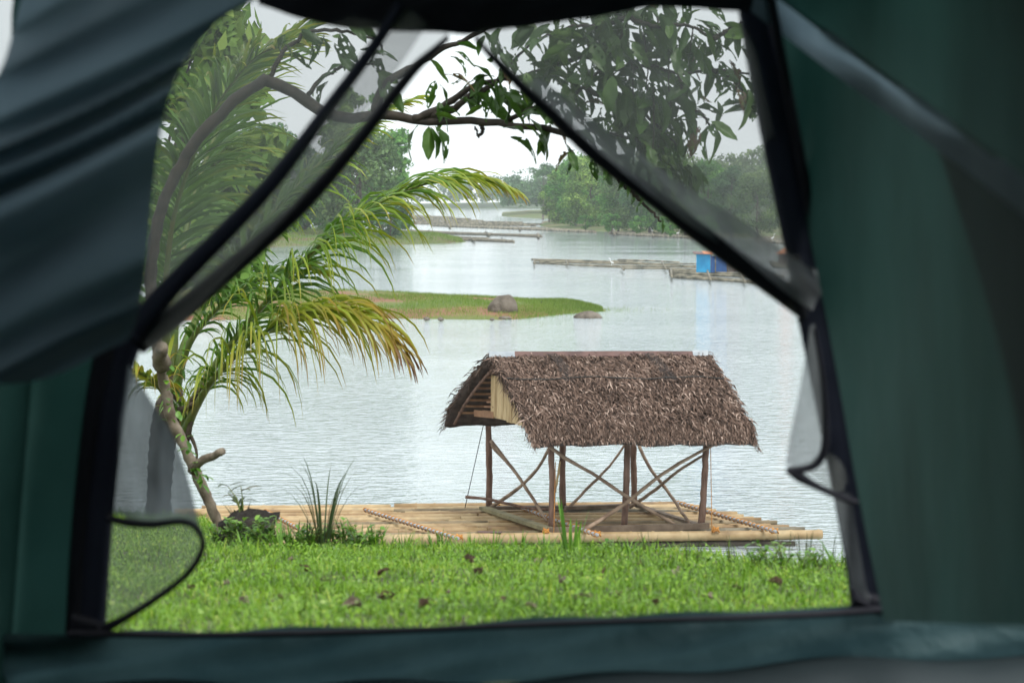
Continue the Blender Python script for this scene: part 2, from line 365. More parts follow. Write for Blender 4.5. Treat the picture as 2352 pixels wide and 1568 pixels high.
def crown_arrays(cl, nl, leaf, sq=.75):
    Cs, Ns, Rn = [], [], []
    tot = sum(r * r for _, r in cl)
    for c, r in cl:
        k = max(8, int(nl * r * r / tot)); d = rng.normal(size=(k, 3)); d[:, 2] = d[:, 2] * .9 + .25
        d /= np.linalg.norm(d, axis=1)[:, None]; rr = r * rng.uniform(.45, 1.08, (k, 1))
        Cs.append(c + d * rr * np.array([1, 1, sq])); Ns.append(d * .8 + rng.normal(0, .6, (k, 3)) + np.array([0, 0, .35]))
        Rn.append(np.clip(rng.uniform(.1, .8) + rng.normal(0, .16, k), 0, 1))
    C = np.vstack(Cs); return leaf_quads(C, np.vstack(Ns), leaf * rng.uniform(.6, 1.3, len(C)), np.concatenate(Rn))
def make_tree_meshes(key, h, rad, base, nc, nl, leaf, flat=0, lean=0, cx=0):
    cl = [(c + np.array([cx, 0, 0]), r) for c, r in clumps(h, rad, base, nc, flat)]; lean = lean + cx
    V, Fc, U = crown_arrays(cl, nl, leaf); crown = mesh(key + '_crown', V, Fc, U)
    p = Parts(); top = np.array([lean, 0, h * .78])
    P = spline([(0, 0, -.6), (lean * .2 + rng.normal(0, .1), rng.normal(0, .1), h * .3), top], 10); V, Fc, c0, c1 = tube_arr(P, np.linspace(h * .018 + .06, .04, 10), 7); p.add(V, Fc)
    for c, r in cl[: 14]:
        s = P[int(rng.integers(3, 8))]; Q = spline([s, (s + c) / 2 + np.array([0, 0, -.2]), c], 6); V, Fc, _, _ = tube_arr(Q, np.linspace(.075, .02, 6) * h / 12, 5); p.add(V, Fc)
    return crown, p.mesh(key + '_trunk')
def put_tree(meshes, loc, s, rz, crown_mat, name, label, group=None, sz=None):
    t = thing(name, label, 'tree', group, loc); t.rotation_euler = (0, 0, rz); t.scale = (s, s, sz or s)
    key = (meshes[0].name, crown_mat)
    if key not in put_tree.c:
        mcopy = meshes[0] if not meshes[0].materials else meshes[0].copy(); mcopy.materials.clear(); mcopy.materials.append(MATS[crown_mat]); put_tree.c[key] = mcopy
    if not meshes[1].materials: meshes[1].materials.append(MATS['far_trunk'])
    for nm, me_ in (('crown', put_tree.c[key]), ('trunk', meshes[1])):
        o = bpy.data.objects.new(nm, me_); col.objects.link(o); o.parent = t
    return t
put_tree.c = {}
def forest(name, pts, zf, hmin, hmax, per, leaf, material, label):
    p = []
    for (x, y) in pts:
        h = rng.uniform(hmin, hmax); r = h * rng.uniform(.28, .42); z = float(zf(x, y))
        cl = [(np.array([x + rng.normal(0, r * .5), y + rng.normal(0, r * .5), z + h * rng.uniform(.35, .95)]), r * rng.uniform(.4, .75)) for _ in range(6)]
        p.append(crown_arrays(cl, per, leaf))
    V = np.vstack([a[0] for a in p]); U = np.vstack([a[2] for a in p]); o = stuff(obj(name, mesh(name, V, np.arange(len(V)).reshape(-1, 4), U), material))
    tag(o, label, 'forest'); return o
def scatter(n, x0, x1, y0, y1): return np.stack([rng.uniform(x0, x1, n), rng.uniform(y0, y1, n)], 1)
pts = np.vstack([scatter(330, 28, 130, 645, 800), scatter(200, 130, 330, 645, 800)])
forest('forest', pts, right_hill, 5, 10, 170, .85, 'crown1', 'hazy wooded hillside rising behind the right-hand net panel')
forest('forest', scatter(150, -3, 60, 760, 840), lambda x, y: 1.0, 8, 13, 170, .8, 'crown2', 'dark blue-green treeline on the far shore beyond the wooded islet')
forest('forest', np.vstack([scatter(420, -330, 200, 1295, 1400), scatter(200, -800, -330, 1295, 1400)]), back_hill, 8, 15, 80, 1.5, 'crown2', 'pale hazy forest at the farthest end of the lake')
forest('forest', scatter(240, -330, -62, 365, 640), left_hill, 8, 14, 150, .8, 'crown0', 'forest covering the shore behind the tall lakeside trees')

# ------------------------------------------------------------------ trees one can tell apart
big = [make_tree_meshes('broad%d' % k, 14, 4.4 + .5 * k, .4, 56, 8000, .40) for k in range(3)]
slim = [make_tree_meshes('slim%d' % k, 15, 2.9, 2.0, 42, 4600, .40, lean=.5) for k in range(2)]
umb = make_tree_meshes('umbrella', 12, 3.6, 8.6, 18, 1800, .38, flat=1)
low = make_tree_meshes('low', 6, 3.0, .3, 24, 2200, .40)
def at_shore(u, v, z=.5): return PZ(u, v, z)
LB = [(700, 536, big[1], 12.5, 'crown2', 'dark leafy tree beside the palm fronds on the left shore'),
      (758, 541, big[0], 11.0, 'crown0', 'round bright green tree at the water edge of the left shore'),
      (826, 545, big[2], 15.5, 'crown1', 'broad olive green tree standing taller behind the round bright tree'),
      (875, 539, slim[0], 20.0, 'crown0', 'tallest slender tree at the tip of the left shore'),
      (800, 533, slim[1], 22.0, 'crown3', 'tall pale green tree seen through the left net flap'),
      (640, 540, big[0], 15.0, 'crown0', 'leafy tree behind the upper palm frond on the left shore'),
      (560, 540, big[2], 16.0, 'crown2', 'dark tree at the left shore behind the leaning palm'),
      (896, 549, low, 5.2, 'crown2', 'low dark bush at the tip of the left shore')]
for u, v, ms, hh, cm, lab in LB:
    p = at_shore(u, v); s = hh / {0: 14}.get(0) if ms in big else hh / (15 if ms in slim else 6)
    put_tree(ms, p, s, rng.uniform(0, 6), cm, 'bush' if ms is low else 'shore_tree', lab, 'trees on the left shore')
RB = [(1262, 512, slim[0], 10.5, 'crown1'), (1290, 515, big[0], 11.5, 'crown3'), (1322, 519, big[1], 13.0, 'crown0'), (1355, 521, big[2], 12.5, 'crown3'),
      (1392, 524, slim[1], 14.0, 'crown1'), (1420, 528, big[0], 10.5, 'crown0'), (1455, 529, big[2], 12.5, 'crown1'), (1492, 532, big[1], 11.5, 'crown2'),
      (1530, 534, big[0], 12.0, 'crown0'), (1575, 536, big[2], 11.5, 'crown1'), (1625, 538, big[1], 10.5, 'crown0'), (1680, 540, big[0], 9.5, 'crown2'),
      (1740, 543, big[2], 9.0, 'crown1'), (1310, 512, big[2], 12.5, 'crown2'), (1440, 516, big[1], 13.0, 'crown2'), (1375, 514, big[0], 14.5, 'crown0')]
RL = ['slender olive tree at the open-water tip of the wooded islet', 'yellow-green tree next to the slender tree at the islet tip', 'full green tree between the two yellow-green islet trees', 'second yellow-green tree of the islet, beside the full green tree',
      'tall slim olive tree in the middle of the islet grove', 'short bright green tree just past the slim olive islet tree', 'broad olive tree behind the egret raft on the islet', 'dark green islet tree beside the broad olive one, by the net hem',
      'bright green islet tree crossed by the hem of the right net', 'olive islet tree seen through the net just above its hem', 'bright green islet tree seen through the right net', 'dark islet tree seen through the right net below the hill',
      'small olive islet tree seen through the net beside the door tape', 'dark blue-green tree set back behind the islet tip', 'dark blue-green tree set back behind the middle of the islet', 'tallest bright green tree at the back of the islet grove']
for k, (u, v, ms, hh, cm) in enumerate(RB):
    put_tree(ms, at_shore(u, v, .4), hh / (14 if ms in big else 15), rng.uniform(0, 6), cm, 'islet_tree', RL[k], 'grove on the wooded islet')
put_tree(umb, PZ(1247, 499, .8), 1.0, .4, 'crown2', 'umbrella_tree', 'flat-topped umbrella tree rising above the far treeline', None, 1.12)
for k, (u, v, s) in enumerate([(1345, 526, .42), (1405, 531, .5), (1470, 534, .45), (1540, 539, .5), (1620, 543, .5)]):
    put_tree(low, at_shore(u, v, .5), s, k, 'crown0', 'shore_bush', 'low green bush along the waterline of the wooded islet', 'bushes on the wooded islet')

# ------------------------------------------------------------------ rafts of the fish pens
def pole_bundle(t, lines, r, material, n=7, k=6, nm='bamboo_pole'):
    for (a, b) in lines:
        A = PZ(a[0], a[1], .14); B = PZ(b[0], b[1], .14); M_ = (A + B) / 2 + np.array([0, rng.normal(0, .1), rng.normal(0, .05)])
        P = spline([A, M_, B], n); tube(nm, P, np.linspace(r * 1.1, r * .75, n), material, t, k)
def pen(name, lab, lines, r, ties=(), material='bamboo_far'):
    t = thing(name, lab, 'raft', 'floating bamboo pens on the lake', PZ(*lines[0][0], .14)); inv = -np.array(t.location)
    global PZ_off
    for (a, b) in lines:
        A = PZ(a[0], a[1], .13) + inv; B = PZ(b[0], b[1], .13) + inv; M_ = (A + B) / 2 + np.array([0, rng.normal(0, .15), rng.normal(0, .04)])
        tube('bamboo_pole', spline([A, M_, B], 7), np.linspace(r * 1.1, r * .75, 7) * rng.uniform(.85, 1.15), material, t, 6)
    for (a, b) in ties:
        A = PZ(a[0], a[1], .30) + inv; B = PZ(b[0], b[1], .30) + inv
        tube('tie_pole', spline([A, B], 3), r * .8, 'bamboo_old', t, 6)
    return t
pen('bamboo_pen', 'long bamboo pen raft stretching left from the blue shed', [((1221, 596), (1420, 601)), ((1226, 599), (1608, 606)), ((1226, 604), (1440, 615)), ((1240, 602), (1610, 611)), ((1428, 616), (1618, 620)),
    ((1410, 599), (1612, 613)), ((1330, 609), (1600, 614)), ((1420, 597), (1560, 602))], .09, [((1226, 594), (1228, 606)), ((1300, 599), (1305, 607)), ((1425, 612), (1433, 620)), ((1520, 600), (1530, 618))])
pen('bamboo_pen', 'bamboo raft in front of the blue shed', [((1538, 621), (1760, 630)), ((1540, 626), (1750, 636)), ((1540, 631), (1730, 645)), ((1560, 632), (1760, 648)), ((1620, 626), (1800, 634)), ((1545, 635), (1780, 652))], .11,
    [((1541, 618), (1543, 636)), ((1625, 622), (1632, 642)), ((1700, 626), (1712, 648))])
pen('bamboo_pen', 'dark bamboo raft lying nearest the tip of the left shore', [((960, 546), (1180, 555)), ((975, 549), (1178, 553)), ((972, 544), (1120, 548)), ((1090, 549), (1160, 551))], .22, [((985, 543), (990, 550)), ((1080, 546), (1090, 552))], 'bamboo_old')
pen('bamboo_pen', 'dark bamboo raft with a blunt end beyond the left shore tip', [((905, 531), (1243, 543)), ((912, 534), (1240, 541)), ((940, 530), (1130, 537))], .26, [((985, 530), (990, 536)), ((1235, 537), (1237, 544)), ((1115, 534), (1125, 540))], 'bamboo_old')
pen('bamboo_pen', 'pale bamboo raft ending before the wooded islet', [((993, 518), (1368, 533)), ((1010, 517), (1300, 528)), ((1100, 520), (1366, 531)), ((1220, 524), (1330, 529))], .26, [((1030, 516), (1034, 522)), ((1190, 520), (1195, 527))])
pen('bamboo_pen', 'wide bamboo pen in the mid channel below the palm tip', [((909, 509), (1256, 515)), ((920, 513), (1230, 518)), ((960, 507), (1200, 511)), ((980, 511), (1180, 514))], .3, [((930, 507), (940, 514)), ((1010, 507), (1020, 515)), ((1100, 509), (1108, 516)), ((1160, 509), (1168, 516))])
pen('bamboo_pen', 'farthest bamboo pen in the narrow channel', [((912, 498), (1080, 503)), ((918, 502), (1110, 507)), ((930, 496), (1040, 499))], .32, [((950, 496), (958, 503)), ((1040, 499), (1047, 505))])
pen('bamboo_pen', 'bamboo raft where white egrets rest below the wooded islet', [((1404, 534), (1582, 543)), ((1400, 536), (1560, 541)), ((1402, 532), (1470, 541)), ((1490, 535), (1600, 541)), ((1420, 538), (1600, 546))], .25, [((1408, 528), (1412, 538)), ((1496, 531), (1500, 541))])
pen('bamboo_pen', 'bamboo raft seen through the right net panel', [((1735, 547), (1830, 553)), ((1735, 551), (1840, 558)), ((1745, 555), (1850, 561))], .25, [((1760, 546), (1766, 558))])

# blue shed on its raft
def hull(name, V, Fc, material, parent): 
    me = bpy.data.meshes.new(name); me.from_pydata([tuple(map(float, v)) for v in V], [], Fc); me.update(); return obj(name, me, material, parent)
def panel(name, a, b, z0, z1, material, parent, th=.04):
    a = np.array(a, float); b = np.array(b, float); d = b - a; n_ = np.array([d[1], -d[0], 0]); n_ /= np.linalg.norm(n_); V = []
    for o_ in (0, th):
        for p, z in ((a, z0), (b, z0), (b, z1), (a, z1)): V.append([p[0] + n_[0] * o_, p[1] + n_[1] * o_, z])
    return hull(name, V, [(0, 3, 2, 1), (4, 5, 6, 7), (0, 1, 5, 4), (1, 2, 6, 5), (2, 3, 7, 6), (3, 0, 4, 7)], material, parent)
c0 = PZ(1632, 622, .3); t = thing('blue_shed', 'small bright blue shed with rusty roof on a bamboo raft', 'shed', None, c0)
A = np.array([-.98, .75, 0]); B = np.array([1.25, .75, 0]); C_ = np.array([2.35, 1.4, 0])
panel('wall', A, (0, 0, 0), -.12, 1.22, 'blue_sheet', t); panel('wall', (.04, 0.02, 0), B, -.12, 1.12, 'navy_sheet', t)
panel('wall', A + [.03, .05, 0], A + [1.2, 1.6, 0], -.12, 1.2, 'brown_board', t)
for k in range(8):
    q = B + (C_ - B) * (k + .1) / 8; q2 = B + (C_ - B) * (k + .85) / 8
    panel('board', q, q2, -.12, 1.05 + rng.normal(0, .04), 'brown_board', t, .03)
tube('post', [(.35, -.12, -.2), (.36, -.12, 1.1)], .045, 'bamboo_old', t, 6)
for k in range(5):
    a = np.array([-1.25 + k * .72, .35 - .12 * k, 1.27 + .02 * k]); 
    V = [a + [0, -.55, -.03], a + [.74, -.55, -.05], a + [.74, 1.3, .10], a + [0, 1.3, .12]]; V = V + [v + np.array([0, 0, .035]) for v in V]
    hull('roof_sheet', V, [(0, 3, 2, 1), (4, 5, 6, 7), (0, 1, 5, 4), (1, 2, 6, 5), (2, 3, 7, 6), (3, 0, 4, 7)], ['rust_sheet', 'orange_roof', 'zinc', 'rust_sheet', 'zinc'][k], t)
# orange-roofed hut behind the right net
c0 = PZ(1803, 601, .3); t = thing('raft_hut', 'tiny hut with pointed orange roof seen through the right net', 'hut', None, c0)
hull('wall', [(-.5, -.5, -.2), (.7, -.5, -.2), (.7, .6, -.2), (-.5, .6, -.2), (-.5, -.5, .75), (.7, -.5, .75), (.7, .6, .75), (-.5, .6, .75)], [(0, 1, 5, 4), (1, 2, 6, 5), (2, 3, 7, 6), (3, 0, 4, 7)], 'brown_board', t)
hull('roof', [(-.75, -.75, .68), (.95, -.75, .68), (.95, .8, .68), (-.75, .8, .68), (.0, .05, 1.18), (.2, .05, 1.18)], [(0, 1, 5, 4), (1, 2, 5), (2, 3, 4, 5), (3, 0, 4), (0, 3, 2, 1)], 'orange_roof', t)
pen('bamboo_pen', 'bamboo platform under the orange-roofed hut', [((1770, 603), (1840, 606)), ((1772, 607), (1845, 610)), ((1776, 611), (1850, 614))], .14)

# egrets on the rafts
def egret(loc, s, rz, label, material='white_feather'):
    prof = [((-.26, 0, .26), .015), ((-.16, 0, .30), .05), ((-.02, 0, .36), .085), ((.10, 0, .43), .07), ((.16, 0, .52), .035), ((.14, 0, .62), .022), ((.17, 0, .72), .022), ((.22, 0, .78), .035), ((.27, 0, .78), .018), ((.38, 0, .76), .004)]
    P = spline([p for p, _ in prof], 22); rr = np.interp(np.linspace(0, 1, 22), np.linspace(0, 1, len(prof)), [r for _, r in prof])
    p = Parts(); V, Fc, _, _ = tube_arr(P, rr, 7); p.add(V, Fc)
    for y in (-.03, .03):
        V, Fc, _, _ = tube_arr([(.0, y, .33), (.01, y, .16), (0, y, 0)], .012, 5); p.add(V, Fc)
    o = obj('egret' if 'white' in material else 'cormorant', p.mesh('egret'), material); o.location = V3(loc); o.scale = (s,) * 3; o.rotation_euler = (0, 0, rz)
    return tag(o, label, 'bird', 'birds resting on the bamboo rafts')
egret(PZ(1412, 531, .35), 1.2, .3, 'white egret standing at the left end of the islet raft')
egret(PZ(1498, 535, .40), 1.0, 2.9, 'white egret midway along the raft below the islet')
egret(PZ(1558, 541, .30), 1.1, .2, 'white egret at the right end of the raft below the islet')
egret(PZ(1405, 610, .25), .75, 3.4, 'white egret on the long pen left of the blue shed')
egret(PZ(1775, 554, .30), 1.2, .5, 'white egret on the raft behind the right net')
egret(PZ(1118, 538, .35), .8, 3.0, 'small dark waterbird on the blunt-ended dark raft', 'black_feather')
egret(PZ(1153, 551, .35), .75, .4, 'small dark waterbird on the raft nearest the left shore', 'black_feather')

# ------------------------------------------------------------------ boulders, stones, stakes and grass of the island
def boulder(name, loc, sx, sy, sz, material, label, seed, cat='rock', group=None, rag=0.0):
    n, m_ = 22, 28; th = np.linspace(.02, math.pi - .02, n)[:, None]; ph = np.linspace(0, 2 * math.pi, m_, endpoint=False)[None, :]
    x = np.sin(th) * np.cos(ph); y = np.sin(th) * np.sin(ph); z = np.cos(th) * np.ones_like(ph)
    r = 1 + .13 * noise2(x * 1.6 + seed, y * 1.6 + z, seed) + .05 * noise2(x * 5, z * 5 + y * 4, seed + 2)
    r = r * (1 + rag * np.maximum(0, noise2(np.arctan2(y, x) * 3.1, z * 2.5, seed)) * np.clip(z + .3, 0, 1) + rag * .5 * noise2(x * 9, y * 9 + z * 7, seed))
    # flat facets
    for _ in range(7):
        d = rng.normal(size=3); d[2] = abs(d[2]) * .8; d /= np.linalg.norm(d); k = x * d[0] + y * d[1] + z * d[2]; r = np.where(k * r > .82, .82 / np.maximum(k, .1) * .35 + r * .65, r)
    V = np.stack([x * r * sx, y * r * sy, z * r * sz], -1).reshape(-1, 3)
    o = obj(name, mesh(name, V, grid_faces(n, m_, True)), material); o.location = V3(loc); return tag(o, label, cat, group)
boulder('boulder', PZ(1157, 718, .15) + [0, -1.0, .28], .72, .6, .62, 'rock', 'large grey-brown boulder on the grassy island', 3)
boulder('boulder', PZ(1350, 731, .0) + [0, .3, .04], .70, .5, .28, 'rock', 'flat brown boulder in the water off the island tip', 5)
boulder('boulder', PZ(1160, 731, .05), .32, .25, .12, 'rock', 'small flat stone at the island shore below the large boulder', 6)
for k, (u, v, s) in enumerate([(1123, 716, .17), (980, 732, .16), (1012, 733, .15), (1130, 733, .12)]):
    boulder('stone', PZ(u, v, .1), s, s * .8, s * .6, 'rock', 'small stone along the island shoreline', 10 + k, 'stone', 'small shoreline stones')
P = PZ(1243, 706, .2); tag(tube('stake', [P - [0, 0, .4], P + [0, 0, .17], P + [.02, 0, .3]], [.035, .035, .03], 'timber_dark', None, 6), 'short dark stake standing in the island grass', 'stake')

def blades(n, base, length, width, lean, rnd, seg=2, droop=.4):
    """n grass blades as strips: base (n,3), length (n,), width (n,), lean (n,2) horizontal tip offset in lengths"""
    k = seg + 1; t = np.linspace(0, 1, k)
    ang = rng.uniform(0, 2 * np.pi, n); W = np.stack([np.cos(ang), np.sin(ang), np.zeros(n)], 1)
    L = np.asarray(length)[:, None]
    out_ = []; U = []
    for i, ti in enumerate(t):
        c = base + np.concatenate([lean * ti ** 1.6 * L, (L * (ti - droop * ti ** 3 * np.clip(np.linalg.norm(lean, axis=1), 0, 1)[:, None]))], 1)
        wd = np.asarray(width)[:, None] * (1 - ti ** 2.2) * (.75 + .5 * ti * (1 - ti) * 2) * .5
        if i < k - 1: out_ += [c - W * wd, c + W * wd]; U += [np.stack([np.full(n, ti), rnd], 1)] * 2
        else: out_ += [c]; U += [np.stack([np.full(n, ti), rnd], 1)]
    nv = len(out_); V = np.stack(out_, 1).reshape(-1, 3); UV = np.stack(U, 1).reshape(-1, 2)
    tri = []
    for i in range(seg - 1): a = 2 * i; tri += [(a, a + 1, a + 3), (a, a + 3, a + 2)]
    a = 2 * (seg - 1); tri += [(a, a + 1, a + 2)]
    Fc = (np.arange(n)[:, None, None] * nv + np.array(tri)[None]).reshape(-1, 3)
    return V, Fc, UV
def on_land(G, n, tmin=.02, tmax=.98):
    a = rng.uniform(.02, .98, n) * (G.shape[0] - 1); b_ = rng.uniform(tmin, tmax, n) * (G.shape[1] - 1)
    i = a.astype(int); j = b_.astype(int); fa = (a - i)[:, None]; fb = (b_ - j)[:, None]
    return G[i, j] * (1 - fa) * (1 - fb) + G[i + 1, j] * fa * (1 - fb) + G[i, j + 1] * (1 - fa) * fb + G[i + 1, j + 1] * fa * fb
B_ = on_land(IG, 52000); keep = noise2(B_[:, 0] * .55, B_[:, 1] * .2, 3) + .9 * np.exp(-((B_[:, 0] + 7) / 4) ** 2 - ((B_[:, 1] - 136) / 7) ** 2) < .42 + rng.normal(0, .22, len(B_)); B_ = B_[keep]
n = len(B_); V, Fc, U = blades(n, B_, rng.uniform(.10, .24, n), rng.uniform(.012, .03, n) * 1.6, rng.normal(0, .25, (n, 2)), np.clip(.45 + .25 * noise2(B_[:, 0] * .3, B_[:, 1] * .1, 4) + rng.normal(0, .14, n), 0, 1), 1)
e1 = np.stack([PZ(u, v, 0) for u, v in zip(np.concatenate([rng.uniform(1180, 1420, 900), rng.normal(1430, 45, 150)]), np.zeros(1050))]) if False else None
o = stuff(obj('island_grass', mesh('island_grass', V, Fc, U), 'pale_grass')); tag(o, 'yellow-green grass covering the low island with the boulder', 'grass')
us = np.concatenate([rng.uniform(1190, 1400, 700), 1400 + np.abs(rng.normal(0, 55, 110))]); vv = np.interp(us, [1190, 1300, 1400, 1550], [733, 721, 713, 712]) + rng.normal(0, 2.5, len(us))
B_ = np.array([PZ(a, b_, 0) for a, b_ in zip(us, vv)]); n = len(B_); V, Fc, U = blades(n, B_ - [0, 0, .05], rng.uniform(.15, .34, n), rng.uniform(.02, .035, n), rng.normal(0, .22, (n, 2)), rng.uniform(.2, .6, n), 1)
o = stuff(obj('reeds', mesh('reeds', V, Fc, U), 'pale_grass')); tag(o, 'thin reeds standing in the water off the island tip', 'reeds')
B_ = on_land(BG, 16000); n = len(B_); V, Fc, U = blades(n, B_, rng.uniform(.2, .5, n), rng.uniform(.06, .12, n), rng.normal(0, .25, (n, 2)), np.clip(.4 + rng.normal(0, .2, n), 0, 1), 1)
o = stuff(obj('shore_grass', mesh('shore_grass', V, Fc, U), 'pale_grass')); tag(o, 'pale grass along the left shore under the tall trees', 'grass')

# ================================================================== OBJECTS ON THE NEAR WATER
def settle(t):
    """children were built in world coordinates: make them relative to the thing's base"""
    for ch in list(t.children): ch.location = ch.location - t.location
def bamboo(name, a, b, r, material, parent, node=.42, k=9):
    a = np.array(a, float); b = np.array(b, float); L = np.linalg.norm(b - a); d = (b - a) / L
    s = [0]; x = rng.uniform(.1, node)
    rad = [r]
    while x < L - .05:
        for q, f in ((-.03, 1.0), (0, 1.13), (.03, 1.0)): s.append(x + q); rad.append(r * f)
        x += node * rng.uniform(.8, 1.2)
    s.append(L); rad.append(r * .97)
    s = np.array(s); t_ = s / L; sag = np.stack([rng.normal(0, .015) * np.sin(t_ * 3.1 + 1), rng.normal(0, .03) * np.sin(t_ * 2.2), rng.normal(0, .012) * np.sin(t_ * 4)], 1)
    P = a + d * s[:, None] + sag
    return tube(name, P, np.array(rad) * np.linspace(1.06, .86, len(s)), material, parent, k)

DZ = .17                                                   # height of the deck poles' axes
FL0, FR0 = PZ(700, 1241, DZ), PZ(1890, 1226, DZ)          # front pole
e = FR0 - FL0; e[2] = 0; e /= np.linalg.norm(e)
BR0 = PZ(1572, 1155, DZ)
raft = thing('bamboo_raft', 'wide raft of pale bamboo poles moored below the grass bank', 'raft', None, (FL0 + FR0) / 2 * [1, 1, 0])
NP = 17
right_u = np.interp(np.linspace(0, 1, 17), np.linspace(0, 1, 20), [1890, 1862, 1868, 1815, 1840, 1800, 1770, 1790, 1745, 1748, 1722, 1700, 1690, 1672, 1650, 1640, 1622, 1610, 1590, 1574])
for i in range(NP):
    f = i / (NP - 1); v = 1226 + (1155 - 1226) * f
    r_end = PZ(right_u[i], v, DZ)
    ei = e.copy(); ei[1] += -.03 * f; ei[1] += .012
    left_x = -5.6 + rng.uniform(-.5, .4)
    l_end = r_end + (left_x - r_end[0]) * ei / ei[0]
    rr = rng.uniform(.055, .075); BM = ['bamboo', 'bamboo_warm', 'bamboo_dull', 'bamboo_old' if i % 3 == 2 else 'bamboo']; zj = np.array([0, 0, rng.uniform(-.035, .012)]); l_end = l_end + zj; r_end = r_end + zj
    # each row is two culms laid end to end
    x = rng.uniform(.35, .7)
    mid = l_end + (r_end - l_end) * x
    if i == 0: bamboo('bamboo_pole', l_end, r_end, .092, 'bamboo', raft)
    else:
        bamboo('bamboo_pole', l_end, mid - ei * .02, rr, BM[int(rng.integers(0, 4))], raft); bamboo('bamboo_pole', mid + ei * .02, r_end, rr * rng.uniform(.9, 1.05), BM[int(rng.integers(0, 4))], raft)
# a lower layer of floats
for i in range(7):
    f = i / 6; a = PZ(1860 - 290 * f, 1228 - 70 * f, DZ) - [0, 0, .155]; bamboo('float_pole', a - e * 9.0, a - e * .25, .08, 'timber_dark', raft)
def lashed(a, b, nturn):
    P = spline([np.array(a), np.array(b)], 12); o = tube('cross_pole', P, .03, 'rope_grey', raft, 7)
    p = Parts()
    for q in np.linspace(.01, .99, nturn):
        c = P[0] + (P[-1] - P[0]) * q; d = (P[-1] - P[0]) / np.linalg.norm(P[-1] - P[0])
        s = np.cross(d, [0, 0, 1]); s /= np.linalg.norm(s); u_ = np.cross(s, d); an = np.linspace(0, 2 * np.pi, 9)
        ring = c + .036 * (np.cos(an)[:, None] * s + np.sin(an)[:, None] * u_) + d * (np.linspace(-.03, .03, 9)[:, None])
        V, Fc, _, _ = tube_arr(ring, .011, 5); p.add(V, Fc)
    stuff(obj('lashing', p.mesh('lashing'), 'rope_orange', o)); return o
TZ = .30
lashed(PZ(838, 1170, TZ), PZ(1052, 1236, TZ), 26); lashed(PZ(1197, 1165, TZ), PZ(1372, 1228, TZ), 22); lashed(PZ(1556, 1154, TZ), PZ(1782, 1220, TZ), 26)
lashed(PZ(610, 1174, TZ), PZ(740, 1240, TZ), 20)
# orange mooring knots
def coil(c, r, turns, material, parent, name='rope'):
    a = np.linspace(0, turns * 2 * np.pi, turns * 10); P = np.stack([np.cos(a) * r * (1 + .2 * np.sin(a * .3)), np.sin(a) * r * .7, np.sin(a * 1.7) * r * .8 + a * .002], 1) + c
    return tube(name, P, .011, material, parent, 5)
for (u, v) in ((1254, 1222), (1372, 1228), (1644, 1218), (1142, 1166), (1055, 1236), (1780, 1221)): coil(PZ(u, v, .27), .05, 3, 'rope_orange', raft)
for ch in list(raft.children): pass
settle(raft)
b_ = box_between('board', PZ(1096, 1221, .275), PZ(1152, 1222, .275), .16, .015, 'rust_sheet'); tag(b_, 'loose rusty scrap board lying on the bamboo deck', 'board')
# crumpled leaf lying on the deck
# ------------------------------------------------------------------ thatched hut
ZB = .28
BASE = {'FL': (1267, 1213), 'FM': (1434, 1208), 'FR': (1611, 1207), 'BL': (1123, 1166), 'BM': (1293, 1166), 'BR': (1457, 1162)}
TOPU = {'FL': 1271, 'FM': 1447, 'FR': 1626, 'BL': 1120, 'BM': 1293, 'BR': 1459}
base = {k: PZ(u, v, ZB) for k, (u, v) in BASE.items()}
def top(k, z): 
    d = base[k][1]; return np.array([(TOPU[k] - CX) / F * d, d, z])
hut = thing('thatched_hut', 'open-sided hut with shaggy brown thatched roof standing on the bamboo raft', 'hut', None, sum(base.values()) / 6)
R0, R1 = PZ(1127, 815, 3.08), PZ(1622, 813, 3.08); R1[1] = R0[1] + .25; R1[0] = (1622 - CX) / F * R1[1]; 
E0, E1 = PZ(1222, 1000, 1.88), PZ(1728, 1000, 1.88)
K0 = PZ(1026, 955, 1.92); K1 = K0 + (E1 - E0)
for k in base:
    zt = 2.15 if k[0] == 'F' else 2.2
    b0, t0 = base[k], top(k, zt); m1 = b0 + (t0 - b0) * .35 + rng.normal(0, .018, 3); m2 = b0 + (t0 - b0) * .7 + rng.normal(0, .015, 3)
    stick('post', [b0, m1, m2, t0], .058 if k not in ('BM',) else .06, .05, 'post', hut, 18, 9, .003)
def dd(k, f=0): return base[k][1]
def br(pts, r=.03, material='stick', nm='brace'):
    return stick(nm, [PY(u, v, d) for u, v, d in pts], r, r * .72, material, hut, 16, 7, .003)
dBL, dFL, dFM, dFR, dBM, dBR = (base[k][1] for k in ('BL', 'FL', 'FM', 'FR', 'BM', 'BR'))
lo = .30
def on(u, v, z=lo): p = PZ(u, v, z); return (u, v, p[1])
br([(1128, 1012, dBL - .1), (1165, 1060, dBL - .5), (1195, 1100, dBL - .9), on(1256, 1196)], .035)
br([(1126, 1020, dBL - .02), (1190, 1092, dBL - .5), on(1238, 1166)], .026)
br([on(1127, 1164), (1165, 1140, dBL - .4), (1205, 1108, dBL - 1.0), (1240, 1068, dFL + .5), (1268, 1018, dFL + .12)], .034)
br([(1237, 1008, dFL - .1), (1300, 1052, dFL - .1), (1365, 1090, dFM - .12), (1440, 1140, dFM - .12), on(1556, 1207)], .034)
br([on(1340, 1218), (1430, 1160, dFM - .2), (1520, 1090, dFM - .2), (1585, 1050, dFR - .15), (1652, 1014, dFR - .15)], .036)
br([on(1306, 1166), (1345, 1125, dBM), (1400, 1070, dBR), (1441, 1012, dBR)], .028)
br([(1463, 1012, dBR), (1490, 1070, dBR - .5), (1535, 1130, dBR - 1.2), on(1586, 1206)], .034)
br([on(1446, 1164), (1500, 1128, dBR - .7), (1560, 1080, dFR + .6), (1616, 1044, dFR + .1)], .032)
